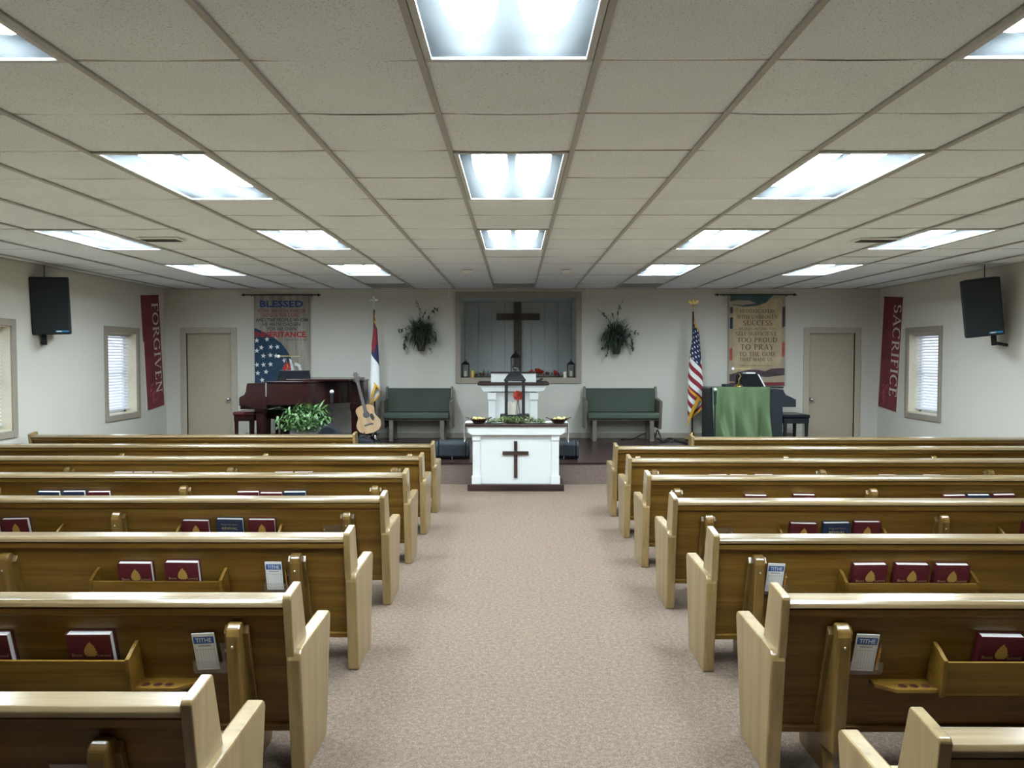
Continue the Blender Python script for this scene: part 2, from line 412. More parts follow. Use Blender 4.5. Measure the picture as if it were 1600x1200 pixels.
GLY = {
 'A': (0.86, [_L(0.10, 0, 0.43, 1, TN), _L(0.43, 1, 0.76, 0, TK), _L(0.22, 0.35, 0.66, 0.35, TN), _S(0.10, 0.025, 0.22), _S(0.76, 0.025, 0.26)]),
 'B': (0.72, _stem(0.18) + [_A(0.3, 0.76, 0.26, 0.215, -90, 90), _A(0.3, 0.27, 0.32, 0.245, -90, 90), _L(0.18, 0.515, 0.32, 0.515, TN)]),
 'C': (0.84, [_A(0.45, 0.5, 0.37, 0.47, 45, 315), _L(0.73, 0.97, 0.73, 0.75, TN)]),
 'D': (0.88, _stem(0.18) + [_A(0.3, 0.5, 0.47, 0.47, -90, 90), _L(0.18, 0.97, 0.32, 0.97, TN), _L(0.18, 0.03, 0.32, 0.03, TN)]),
 'E': (0.68, _stem(0.18) + [_L(0.18, 0.97, 0.6, 0.97, TN), _L(0.18, 0.52, 0.48, 0.52, TN), _L(0.18, 0.03, 0.62, 0.03, TN), _L(0.59, 0.97, 0.59, 0.80, TN), _L(0.61, 0.03, 0.61, 0.22, TN)]),
 'F': (0.64, _stem(0.18) + [_L(0.18, 0.97, 0.6, 0.97, TN), _L(0.18, 0.52, 0.46, 0.52, TN), _L(0.59, 0.97, 0.59, 0.79, TN)]),
 'G': (0.90, [_A(0.46, 0.5, 0.38, 0.47, 45, 320), _L(0.75, 0.97, 0.75, 0.77, TN), _L(0.75, 0.08, 0.75, 0.45, TK * 0.9), _S(0.72, 0.45, 0.3)]),
 'H': (0.90, _stem(0.18) + _stem(0.72) + [_L(0.18, 0.51, 0.72, 0.51, TN)]),
 'I': (0.38, _stem(0.19)),
 'J': (0.5, [_L(0.3, 0.15, 0.3, 1, TK), _S(0.3, 0.975), _A(0.17, 0.18, 0.15, 0.16, 200, 350)]),
 'K': (0.86, _stem(0.18) + [_L(0.22, 0.45, 0.72, 0.97, TN), _L(0.36, 0.56, 0.76, 0.03, TK), _S(0.72, 0.975, 0.24), _S(0.76, 0.025, 0.24)]),
 'L': (0.66, _stem(0.18) + [_L(0.18, 0.03, 0.6, 0.03, TN), _L(0.59, 0.03, 0.59, 0.24, TN)]),
 'M': (1.04, [_L(0.16, 0, 0.20, 1, TN), _L(0.20, 1, 0.52, 0.1, TK), _L(0.52, 0.1, 0.82, 1, TN), _L(0.84, 1, 0.87, 0, TK), _S(0.15, 0.025, 0.24), _S(0.87, 0.025, 0.28)]),
 'N': (0.92, [_L(0.18, 0, 0.18, 1, TN), _L(0.18, 1, 0.74, 0.02, TK), _L(0.74, 0, 0.74, 1, TN), _S(0.18, 0.025, 0.26), _S(0.14, 0.975, 0.2), _S(0.74, 0.975, 0.26)]),
 'O': (0.92, [_A(0.46, 0.5, 0.38, 0.47, 0, 360)]),
 'P': (0.68, _stem(0.18) + [_A(0.3, 0.73, 0.28, 0.24, -90, 90), _L(0.18, 0.97, 0.32, 0.97, TN), _L(0.18, 0.49, 0.32, 0.49, TN)]),
 'R': (0.80, _stem(0.18) + [_A(0.3, 0.74, 0.27, 0.23, -90, 90), _L(0.18, 0.97, 0.32, 0.97, TN), _L(0.18, 0.51, 0.32, 0.51, TN), _L(0.36, 0.5, 0.72, 0.02, TK), _S(0.73, 0.025, 0.18)]),
 'S': (0.62, [_A(0.31, 0.74, 0.21, 0.22, 40, 265), _A(0.30, 0.27, 0.23, 0.24, -140, 90), _L(0.49, 0.95, 0.49, 0.78, TN), _L(0.09, 0.05, 0.09, 0.24, TN)]),
 'T': (0.76, [_L(0.38, 0, 0.38, 1, TK), _L(0.06, 0.97, 0.70, 0.97, TN), _L(0.07, 0.97, 0.07, 0.8, TN), _L(0.69, 0.97, 0.69, 0.8, TN), _S(0.38, 0.025)]),
 'U': (0.88, [_L(0.18, 0.35, 0.18, 1, TK), _L(0.70, 0.35, 0.70, 1, TN), _A(0.44, 0.36, 0.26, 0.34, 180, 360), _S(0.18, 0.975), _S(0.70, 0.975, 0.26)]),
 'V': (0.84, [_L(0.10, 1, 0.43, 0, TK), _L(0.43, 0, 0.75, 1, TN), _S(0.10, 0.975, 0.28), _S(0.75, 0.975, 0.24)]),
 'W': (1.2, [_L(0.1, 1, 0.36, 0, TK), _L(0.36, 0, 0.6, 1, TN), _L(0.6, 1, 0.86, 0, TK), _L(0.86, 0, 1.1, 1, TN), _S(0.1, 0.975, 0.26), _S(0.6, 0.975, 0.26), _S(1.1, 0.975, 0.22)]),
 'X': (0.82, [_L(0.12, 1, 0.70, 0, TK), _L(0.70, 1, 0.12, 0, TN), _S(0.12, 0.975, 0.24), _S(0.70, 0.975, 0.24), _S(0.12, 0.025, 0.24), _S(0.70, 0.025, 0.24)]),
 'Y': (0.78, [_L(0.10, 1, 0.39, 0.48, TK), _L(0.68, 1, 0.39, 0.48, TN), _L(0.39, 0, 0.39, 0.5, TK), _S(0.1, 0.975, 0.24), _S(0.68, 0.975, 0.24), _S(0.39, 0.025)]),
 '-': (0.4, [_L(0.06, 0.4, 0.34, 0.4, 0.08)]), ',': (0.26, [_L(0.14, 0.1, 0.08, -0.14, 0.09)]),
 '.': (0.26, [_L(0.08, 0.06, 0.19, 0.06, 0.11)]), ' ': (0.42, []),
}
def serif(name, text, width, height, mat, parent, origin, ux, uy, depth=0.001, stretch=None):
    mb = MB(); words = [mb]; x = 0.0; lay = 0
    for ch in text:
        if ch == ' ': mb = MB(); words.append(mb)
        w, st = GLY[ch]
        for q in st:
            lay = (lay + 1) % 7; z = depth + lay * 0.00004
            if q[0] == 'L':
                _, x0, y0, x1, y1, wd = q
                d = Vector((x1 - x0, y1 - y0)).normalized()
                n = Vector((1, 0)) if (abs(d.y) > 0.3) else Vector((0, 1))
                h = wd / 2
                mb.add([(x + x0 - n.x * h, y0 - n.y * h, z), (x + x1 - n.x * h, y1 - n.y * h, z), (x + x1 + n.x * h, y1 + n.y * h, z), (x + x0 + n.x * h, y0 + n.y * h, z)], [(0, 1, 2, 3)])
            else:
                _, cx, cy, rx, ry, a0, a1 = q
                N = 18; vs = []
                for i in range(N + 1):
                    a = R(a0 + (a1 - a0) * i / N); h = (TN * 0.8 + (TK - TN * 0.8) * abs(math.cos(a))) / 2
                    c_, s_ = math.cos(a), math.sin(a)
                    vs += [(x + cx + (rx - h) * c_, cy + (ry - h) * s_, z), (x + cx + (rx + h) * c_, cy + (ry + h) * s_, z)]
                mb.add(vs, [(2 * i, 2 * i + 1, 2 * i + 3, 2 * i + 2) for i in range(N)])
        x += w + 0.06
    k = width / x
    for mb in words:
        mb.v = [((v[0] - x / 2) * k, v[1] * height, v[2]) for v in mb.v]
        o = mb.obj(name, mat, parent, normals=False); o.matrix_local = frame_mat(origin, ux, uy)
    return o
def star_poly(cx, cy, r, rot=0.0):
    return [(cx + (r if i % 2 == 0 else r * 0.4) * math.sin(rot + PI * i / 5), cy + (r if i % 2 == 0 else r * 0.4) * math.cos(rot + PI * i / 5)) for i in range(10)]

# ================================================================ the room
CEIL = 2.815
XL, XR = -5.94, 6.12
YB, YF = 13.4, -2.4          # wall behind the stage, wall behind the camera
STZ = 0.283                  # stage height
WT = 0.24

def wall_with_holes(name, label, axis, plane, thick, u0, u1, z0, z1, holes, mat='wall_paint'):
    us = sorted({u0, u1} | {h[0] for h in holes} | {h[1] for h in holes})
    zs = sorted({z0, z1} | {h[2] for h in holes} | {h[3] for h in holes})
    mb = MB()
    for i in range(len(us) - 1):
        for j in range(len(zs) - 1):
            uc, zc = (us[i] + us[i + 1]) / 2, (zs[j] + zs[j + 1]) / 2
            if any(h[0] < uc < h[1] and h[2] < zc < h[3] for h in holes): continue
            lo, hi = min(plane, plane + thick), max(plane, plane + thick)
            if axis == 'x': mb.box(lo, hi, us[i], us[i + 1], zs[j], zs[j + 1])
            else: mb.box(us[i], us[i + 1], lo, hi, zs[j], zs[j + 1])
    me = mb.mesh(name, mat)
    bm = bmesh.new(); bm.from_mesh(me)
    bmesh.ops.remove_doubles(bm, verts=bm.verts, dist=1e-5)
    seen = {}
    for f in bm.faces: seen.setdefault(tuple(sorted(v.index for v in f.verts)), []).append(f)
    kill = [f for fs in seen.values() if len(fs) > 1 for f in fs]
    bmesh.ops.delete(bm, geom=kill, context='FACES_ONLY')
    bm.to_mesh(me); bm.free()
    return struct(link(name, me), label, 'wall')

struct(MB().box(XL - WT, XR + WT, YF - 0.2, YB + 1.6, -0.1, 0.0).obj('floor', 'carpet'), 'speckled beige wall-to-wall carpet between and under the pews', 'floor')

# windows (real depth from the side walls)
WZ0, WZ1 = 0.80, 2.03
win_left = [(11.47, 12.36), (8.35, 9.28)]
win_right = [(11.47, 12.36), (8.35, 9.28)]
wall_with_holes('wall_left', 'off-white painted wall with the forgiven banner and two windows', 'x', XL, -WT, YF, YB + 0.1, -0.0, CEIL + 0.25,
                [(a, b, WZ0, WZ1) for a, b in win_left])
wall_with_holes('wall_right', 'off-white painted wall with the sacrifice banner and windows', 'x', XR, WT, YF, YB + 0.1, -0.0, CEIL + 0.25,
                [(a, b, WZ0, WZ1) for a, b in win_right])
ALC = (pxX(720, YB), pxX(900, YB), pxZ(590, YB), pxZ(465, YB))
DL = (pxX(292, YB), pxX(362, YB)); DR = (pxX(1264, YB), pxX(1335, YB)); DTOP = pxZ(521, YB)
wall_with_holes('wall_back', 'off-white painted wall behind the stage with a framed alcove', 'y', YB, 0.14, XL, XR, 0.0, CEIL + 0.25,
                [ALC, (DL[0], DL[1], 0.0, DTOP), (DR[0], DR[1], 0.0, DTOP)])
struct(MB().box(XL - WT, XR + WT, YF - 0.14, YF, 0, CEIL + 0.25).obj('wall_front', 'rear_wall_fill_cut'), 'unseen wall at the rear of the hall, darkened to cut fill light', 'wall')

# alcove behind the stage
AD = 1.15
al = MB()
x0, x1, z0, z1 = ALC
al.box(x0 - 0.05, x0, YB + 0.14, YB + AD, z0 - 0.05, z1 + 0.05)
al.box(x1, x1 + 0.05, YB + 0.14, YB + AD, z0 - 0.05, z1 + 0.05)
al.box(x0 - 0.05, x1 + 0.05, YB + 0.14, YB + AD, z0 - 0.05, z0)
al.box(x0 - 0.05, x1 + 0.05, YB + 0.14, YB + AD, z1, z1 + 0.05)
al.box(x0 - 0.05, x1 + 0.05, YB + AD, YB + AD + 0.05, z0 - 0.05, z1 + 0.05)
alc = struct(al.obj('wall_alcove', 'alcove_panel'), 'shadowed grey panelled recess behind the wooden cross', 'wall')
npan = 8
pw = (x1 - x0) / npan
pm = MB().box(-pw / 2 + 0.004, pw / 2 - 0.004, -0.012, 0.0, z0, z1).mesh('panel', 'alcove_panel', 0.003, seg=1)
for i in range(npan):
    link('panel', pm, alc, (x0 + pw * (i + 0.5), YB + AD, 0))
fr = MB()
ox0, ox1, oz0, oz1 = pxX(712, YB), pxX(908, YB), pxZ(599, YB), pxZ(456, YB)
for a in ((ox0, x0, oz0, oz1), (x1, ox1, oz0, oz1), (x0, x1, z1, oz1), (x0, x1, oz0, z0)):
    fr.box(a[0], a[1], YB - 0.03, YB + 0.001, a[2], a[3])
struct(fr.obj('trim_1', 'trim_taupe', bevel=0.004, seg=1), 'taupe picture frame moulding around the cross alcove', 'trim')
SILL = z0

# doors
def door(n, D, knob_px, label):
    lf = MB().box(D[0], D[1], YB + 0.035, YB + 0.08, 0.005, DTOP)
    d = struct(lf.obj('door_%d' % n, 'door_taupe', bevel=0.003, seg=1), label, 'door')
    cw = 0.10
    MB().box(D[0] - cw, D[0], YB - 0.018, YB + 0.12, 0, DTOP + cw).obj('casing', 'door_casing', d, bevel=0.006)
    MB().box(D[1], D[1] + cw, YB - 0.018, YB + 0.12, 0, DTOP + cw).obj('casing', 'door_casing', d, bevel=0.006)
    MB().box(D[0], D[1], YB - 0.018, YB + 0.12, DTOP, DTOP + cw).obj('casing', 'door_casing', d, bevel=0.006)
    k = pxX(knob_px, YB); zk = pxZ(624, YB)
    kb = MB().tube([(k, YB + 0.035, zk), (k, YB - 0.02, zk)], [0.03, 0.012], 12)
    kb.ball((k, YB - 0.035, zk), 0.032, 12)
    kb.obj('door_knob', 'chrome', d, smooth=True)
    MB().box(D[0] - 0.05, D[1] + 0.05, YB + 0.12, YB + 0.14, 0, DTOP + 0.05).obj('backing', 'trim_taupe', d)
door(1, DL, 357, 'plain taupe door with round knob beside the light switch')
door(2, DR, 1268, 'plain taupe door behind the digital piano bench')

# skirting
def skirt(name, boxes, label):
    mb = MB()
    for b in boxes: mb.box(*b)
    struct(mb.obj(name, 'trim_taupe', bevel=0.004, seg=1), label, 'baseboard')
SX0, SX1 = -4.60, 4.72
skirt('baseboard_back', [(SX0, SX1, YB - 0.015, YB, STZ, STZ + 0.09)], 'low taupe skirting along the stage wall')
skirt('baseboard_left', [(XL, XL + 0.015, YF, YB, 0, 0.09)], 'low taupe skirting under the forgiven banner')
skirt('baseboard_right', [(XR - 0.015, XR, YF, YB, 0, 0.09)], 'low taupe skirting under the sacrifice banner')

# stage
def arc_y(x): return 10.28 + 0.035 * x * x
fpts = [(SX0 + (SX1 - SX0) * i / 24, arc_y(SX0 + (SX1 - SX0) * i / 24)) for i in range(25)]
st = MB().prism(fpts + [(SX1, YB - 0.001), (SX0, YB - 0.001)], 'z', 0.0, STZ - 0.02).obj('stage_platform', 'riser_carpet')
struct(st, 'low carpeted stage step with dark laminate flooring', 'stage')
MB().prism([(x, y - 0.012) for x, y in fpts] + [(SX1, YB - 0.02), (SX0, YB - 0.02)], 'z', STZ - 0.02, STZ).obj('stage_flooring', 'stage_laminate', st)

# ---------------------------------------------------------------- ceiling
TP = 0.671
GX0, GY0 = -0.362, 3.08
ceil = struct(MB().box(XL - WT, XR + WT, YF - 0.14, YB + 0.14, CEIL + 0.25, CEIL + 0.30).obj('ceiling', 'wall_paint'), 'suspended ceiling of square speckled tiles in a grey grid', 'ceiling')
LIGHTS = {}
for k in range(0, 4):
    for c in (-6, -3, 0, 3, 6):
        if (c == 0 and k == 3) or (abs(c) == 6 and k == 0): continue
        LIGHTS[(c, k)] = GY0 + 4 * TP * k - 2 * TP
lit_cells = set()
for (c, k) in LIGHTS:
    lit_cells.add((c, 4 * k - 2)); lit_cells.add((c, 4 * k - 1))
VENTC = {(0, 14), (-3, 14), (3, 14)}
def sag_mesh(w, d, sag, name='ceiling_tile'):
    mb = MB(); N = 4; vs = []
    for j in range(N + 1):
        for i in range(N + 1):
            u, v = i / N, j / N
            edge = 4 * u * (1 - u)
            vs.append(((u - 0.5) * w, (v - 0.5) * d, -sag * edge * (0.55 + 0.45 * 4 * v * (1 - v))))
    mb.add(vs, [(j * (N + 1) + i, (j + 1) * (N + 1) + i, (j + 1) * (N + 1) + i + 1, j * (N + 1) + i + 1) for j in range(N) for i in range(N)])
    b = len(vs)
    mb.box(-w / 2, w / 2, -d / 2, d / 2, 0.004, 0.016)
    return mb.mesh(name, 'ceiling_tile', normals=False)
tiles = [sag_mesh(TP - 0.008, TP - 0.008, s) for s in (0.003, 0.007, 0.012)]
hidden = MB(); shown = []
ci0 = math.floor((XL - GX0) / TP); ci1 = math.ceil((XR - GX0) / TP)
rj0 = math.floor((YF - GY0) / TP); rj1 = math.ceil((YB - GY0) / TP)
cache = {}
for c in range(ci0, ci1):
    for j in range(rj0, rj1):
        if (c, j) in lit_cells or (c, j) in VENTC: continue
        xa, xb = max(XL, GX0 + c * TP), min(XR, GX0 + (c + 1) * TP)
        ya, yb = max(YF, GY0 + j * TP), min(YB, GY0 + (j + 1) * TP)
        if xb - xa < 0.03 or yb - ya < 0.03: continue
        vis = False
        for px_ in (xa, xb, (xa + xb) / 2):
            for py_ in (ya, yb):
                q = project((px_, py_, CEIL))
                if q and -5 < q[0] < 1605 and q[1] > -5: vis = True
        if vis: shown.append((c, j, xa, xb, ya, yb))
        else: hidden.box(xa + 0.004, xb - 0.004, ya + 0.004, yb - 0.004, CEIL, CEIL + 0.016)
shown.sort(key=lambda q: q[4])
for n_, (c, j, xa, xb, ya, yb) in enumerate(shown):
    full = abs(xb - xa - TP) < 1e-4 and abs(yb - ya - TP) < 1e-4
    if n_ < 300:
        if full: me = rng.choice(tiles)
        else:
            key = (round(xb - xa, 3), round(yb - ya, 3))
            if key not in cache: cache[key] = sag_mesh(xb - xa - 0.008, yb - ya - 0.008, 0.004)
            me = cache[key]
        o = link('ceiling_tile', me, ceil, ((xa + xb) / 2, (ya + yb) / 2, CEIL + rng.uniform(0, 0.003)))
        o.rotation_euler = (rng.uniform(-0.004, 0.004), rng.uniform(-0.002, 0.002), 0)
    else: hidden.box(xa + 0.004, xb - 0.004, ya + 0.004, yb - 0.004, CEIL, CEIL + 0.016)
ho = hidden.obj('ceiling_tile_field', 'ceiling_tile', ceil); ho['kind'] = 'stuff'
# grid bars
for c in range(ci0 + 1, ci1):
    x = GX0 + c * TP
    MB().box(x - 0.013, x + 0.013, YF, YB, CEIL - 0.013, CEIL - 0.004).box(x - 0.002, x + 0.002, YF, YB, CEIL - 0.004, CEIL + 0.05).obj('grid_runner', 'tee_grey', ceil)
for j in range(rj0 + 1, rj1):
    y = GY0 + j * TP
    cuts = sorted(c for c in range(ci0, ci1) if (c, j) in lit_cells and (c, j - 1) in lit_cells)
    xs_ = XL
    for c in cuts + [None]:
        xe_ = XR if c is None else GX0 + c * TP
        if xe_ - xs_ > 0.05: MB().box(xs_, xe_, y - 0.007, y + 0.007, CEIL - 0.001, CEIL + 0.003).obj('cross_tee', 'tee_grey', ceil)
        if c is not None: xs_ = GX0 + (c + 1) * TP
MB().box(XL, XL + 0.02, YF, YB, CEIL - 0.012, CEIL + 0.02).box(XR - 0.02, XR, YF, YB, CEIL - 0.012, CEIL + 0.02).box(XL, XR, YB - 0.02, YB, CEIL - 0.012, CEIL + 0.02).obj('wall_angle', 'tee_grey', ceil)

# lights
def make_light():
    t = thing('ceiling_light', '', 'light')
    w, d = TP - 0.03, 2 * TP - 0.02
    mb = MB(); e = 0.028
    for a in ((-w / 2, w / 2, -d / 2, -d / 2 + e), (-w / 2, w / 2, d / 2 - e, d / 2), (-w / 2, -w / 2 + e, -d / 2 + e, d / 2 - e), (w / 2 - e, w / 2, -d / 2 + e, d / 2 - e)):
        mb.box(a[0], a[1], a[2], a[3], -0.012, -0.001)
    mb.obj('frame', 'frame_grey', t, bevel=0.002, seg=1)
    h = MB(); hw, hd = w / 2 - 0.004, d / 2 - 0.004
    h.box(-hw, hw, -hd, hd, 0.105, 0.11)
    h.box(-hw, -hw + 0.004, -hd, hd, -0.0008, 0.105); h.box(hw - 0.004, hw, -hd, hd, -0.0008, 0.105)
    h.box(-hw, hw, -hd, -hd + 0.004, -0.0008, 0.105); h.box(-hw, hw, hd - 0.004, hd, -0.0008, 0.105)
    h.obj('housing', 'housing_darkened', t)
    for s in (-1, 1):
        x = s * 0.135
        ov = [(x + 0.11 * math.copysign(abs(math.cos(2 * PI * i / 28)) ** 0.7, math.cos(2 * PI * i / 28)), (d / 2 - 0.05) * math.copysign(abs(math.sin(2 * PI * i / 28)) ** 0.8, math.sin(2 * PI * i / 28))) for i in range(28)]
        st_ = MB().prism(ov, 'z', 0.0755, 0.09).obj('lamp_board', 'white_metal', t)
        q = MB(); q.add([(p_[0], p_[1], 0.075) for p_ in reversed(ov)], [tuple(range(28))]).obj('lamp_strip', 'tube_glow', st_, normals=False)
    MB().add([(-w / 2 + e, -d / 2 + e, -0.005), (w / 2 - e, -d / 2 + e, -0.005), (w / 2 - e, d / 2 - e, -0.005), (-w / 2 + e, d / 2 - e, -0.005)], [(0, 1, 2, 3)]).obj('diffuser', 'prismatic_lens', t)
    return t
proto = None
ORD = ['nearest the stage', 'second from the stage', 'third from the stage', 'fourth from the stage', 'fifth from the stage', 'sixth from the stage']
CN = {-6: 'near the forgiven banner wall', -3: 'over the grand piano side pews', 0: 'over the centre aisle', 3: 'over the digital piano side pews', 6: 'near the sacrifice banner wall'}
for (c, k), y in sorted(LIGHTS.items()):
    o = make_light() if proto is None else copy_tree(proto)
    proto = proto or o
    o.location = (GX0 + (c + 0.5) * TP, y + TP, CEIL)
    top = 2 if c == 0 else 3
    tag(o, 'recessed fluorescent light %s, %s in its row' % (CN[c], ORD[top - k]), 'light', 'recessed fluorescent lights')
# vents at the stage wall
def vent(x0, x1, y0, y1, label, mat='vent_grey', nsl=9, name='ceiling_vent'):
    t = thing(name, label, 'vent', ((x0 + x1) / 2, (y0 + y1) / 2, CEIL), group='ceiling vents')
    w, d = (x1 - x0) / 2, (y1 - y0) / 2
    f = MB(); e = min(0.025, d * 0.3)
    f.box(-w, w, -d, -d + e, -0.012, 0.012); f.box(-w, w, d - e, d, -0.012, 0.012)
    f.box(-w, -w + e, -d + e, d - e, -0.012, 0.012); f.box(w - e, w, -d + e, d - e, -0.012, 0.012)
    f.obj('frame', mat, t)
    sm = MB().prism([(-0.5 * d / nsl, 0.010), (0.35 * d / nsl, -0.008), (0.6 * d / nsl, -0.006), (-0.2 * d / nsl, 0.012)], 'x', -w + e, w - e).mesh('louvre', mat)
    for i in range(nsl):
        link('louvre', sm, t, (0, -d + e + (2 * d - 2 * e) * (i + 0.5) / nsl, 0))
    MB().box(-w + 0.003, w - 0.003, -d + 0.003, d - 0.003, 0.0125, 0.02).obj('duct_back', 'pot_dark', t)
for c, lb in ((0, 'grey louvred ceiling vent above the cross alcove'), (-3, 'grey louvred ceiling vent above the christian flag'), (3, 'grey louvred ceiling vent above the american flag')):
    vent(GX0 + c * TP + 0.02, GX0 + (c + 1) * TP - 0.02, GY0 + 14 * TP + 0.01, GY0 + 15 * TP - 0.01, lb)
def small_vent(x, y, label):
    p = EYE + ray(x, y) * ((CEIL - EYE.z) / ray(x, y).z)
    t = thing('ceiling_diffuser', label, 'vent', (p.x, p.y, CEIL), group='small supply diffusers')
    MB().box(-0.2, 0.2, -0.11, 0.11, -0.028, -0.013).obj('plate', 'white_metal', t, bevel=0.006)
    sl = MB().box(-0.17, 0.17, -0.012, 0.012, -0.034, -0.026).mesh('slot', 'pot_dark')
    for i in range(4): link('slot', sl, t, (0, -0.06 + 0.04 * i, 0))
small_vent(252, 371, 'small slotted air diffuser in the ceiling over the grand piano side pews')
small_vent(1368, 372, 'small slotted air diffuser in the ceiling over the digital piano side pews')
for x, y, lb in ((730, 421, 'round white detector on the ceiling towards the christian flag side'), (885, 421, 'round white detector on the ceiling towards the american flag side')):
    p = EYE + ray(x, y) * ((CEIL - EYE.z) / ray(x, y).z)
    t = thing('ceiling_detector', lb, 'detector', (p.x, p.y, CEIL - 0.013))
    MB().lathe([(0.075, 0), (0.075, -0.012), (0.06, -0.025)], (0, 0, 0), 20).obj('base', 'white_metal', t)
    MB().lathe([(0.045, -0.025), (0.04, -0.04), (0.02, -0.045)], (0, 0, 0), 16).obj('cap', 'white_metal', t)

# ---------------------------------------------------------------- windows
def window(n, side, ya, yb, label):
    X = XL if side < 0 else XR
    s = -1 if side < 0 else 1                     # outward direction
    def bx(u0, u1, y0, y1, z0, z1, mb=None):
        mb = mb or MB(); a, b = X + s * u0, X + s * u1
        return mb.box(min(a, b), max(a, b), y0, y1, z0, z1)
    gl = bx(0.195, 0.203, ya + 0.04, yb - 0.04, WZ0 + 0.04, WZ1 - 0.04)
    w = struct(gl.obj('window_%d' % n, 'clear_glass'), label, 'window')
    e = 0.085
    mb = MB()
    bx(-0.022, 0.0, ya - e, ya, WZ0 - e, WZ1 + e, mb); bx(-0.022, 0.0, yb, yb + e, WZ0 - e, WZ1 + e, mb)
    bx(-0.022, 0.0, ya, yb, WZ1, WZ1 + e, mb); bx(-0.022, 0.0, ya, yb, WZ0 - e, WZ0, mb)
    mb.obj('casing', 'trim_taupe', w, bevel=0.005, seg=1)
    mb = MB()
    bx(-0.0, 0.23, ya, ya + 0.012, WZ0, WZ1, mb); bx(0, 0.23, yb - 0.012, yb, WZ0, WZ1, mb)
    bx(0, 0.23, ya, yb, WZ1 - 0.012, WZ1, mb); bx(0, 0.23, ya, yb, WZ0, WZ0 + 0.012, mb)
    mb.obj('reveal', 'casing_cream', w)
    mb = MB()
    bx(0.18, 0.22, ya + 0.012, ya + 0.05, WZ0, WZ1, mb); bx(0.18, 0.22, yb - 0.05, yb - 0.012, WZ0, WZ1, mb)
    bx(0.18, 0.22, ya, yb, WZ1 - 0.05, WZ1 - 0.012, mb); bx(0.18, 0.22, ya, yb, WZ0 + 0.012, WZ0 + 0.05, mb)
    bx(0.18, 0.22, ya, yb, (WZ0 + WZ1) / 2 - 0.02, (WZ0 + WZ1) / 2 + 0.02, mb)
    mb.obj('sash', 'white_paint', w)
    # venetian blind hung inside the reveal
    b = thing('venetian_blind', 'white horizontal blind hanging in %s' % WNAME[n], 'blind', (X + s * 0.125, (ya + yb) / 2, WZ0))
    hw = (yb - ya) / 2 - 0.02; H = WZ1 - WZ0
    MB().box(-0.028, 0.028, -hw, hw, H - 0.055, H - 0.013).obj('head_rail', 'white_paint', b)
    MB().box(-0.022, 0.022, -hw, hw, 0.05, 0.068).obj('bottom_rail', 'white_paint', b, bevel=0.004)
    a = R(38) * s
    ca, sa = math.cos(a) * 0.024, math.sin(a) * 0.024
    sm = MB().prism([(-ca, -sa), (ca, sa), (ca, sa + 0.002), (-ca, -sa + 0.002)], 'y', -hw, hw).mesh('slat', 'blind_slat')
    N = 25
    for i in range(N): link('slat', sm, b, (0, 0, 0.085 + (H - 0.16) * i / (N - 1)))
    for q in (-0.55, 0.55):
        MB().tube([(0, q * hw, 0.06), (0, q * hw, H - 0.05)], 0.0015, 4).obj('cord', 'paper', b)
WNAME = {1: 'the window beside the forgiven banner', 2: 'the window below the hung speaker on the grand piano side',
         3: 'the window beside the sacrifice banner', 4: 'the window below the hung speaker on the digital piano side'}
window(1, -1, *win_left[0], 'taupe framed window with white blind beside the forgiven banner')
window(2, -1, *win_left[1], 'taupe framed window with white blind below the speaker on the piano side wall')
window(3, 1, *win_right[0], 'taupe framed window with white blind beside the sacrifice banner')
window(4, 1, *win_right[1], 'taupe framed window with white blind further along from the sacrifice banner')

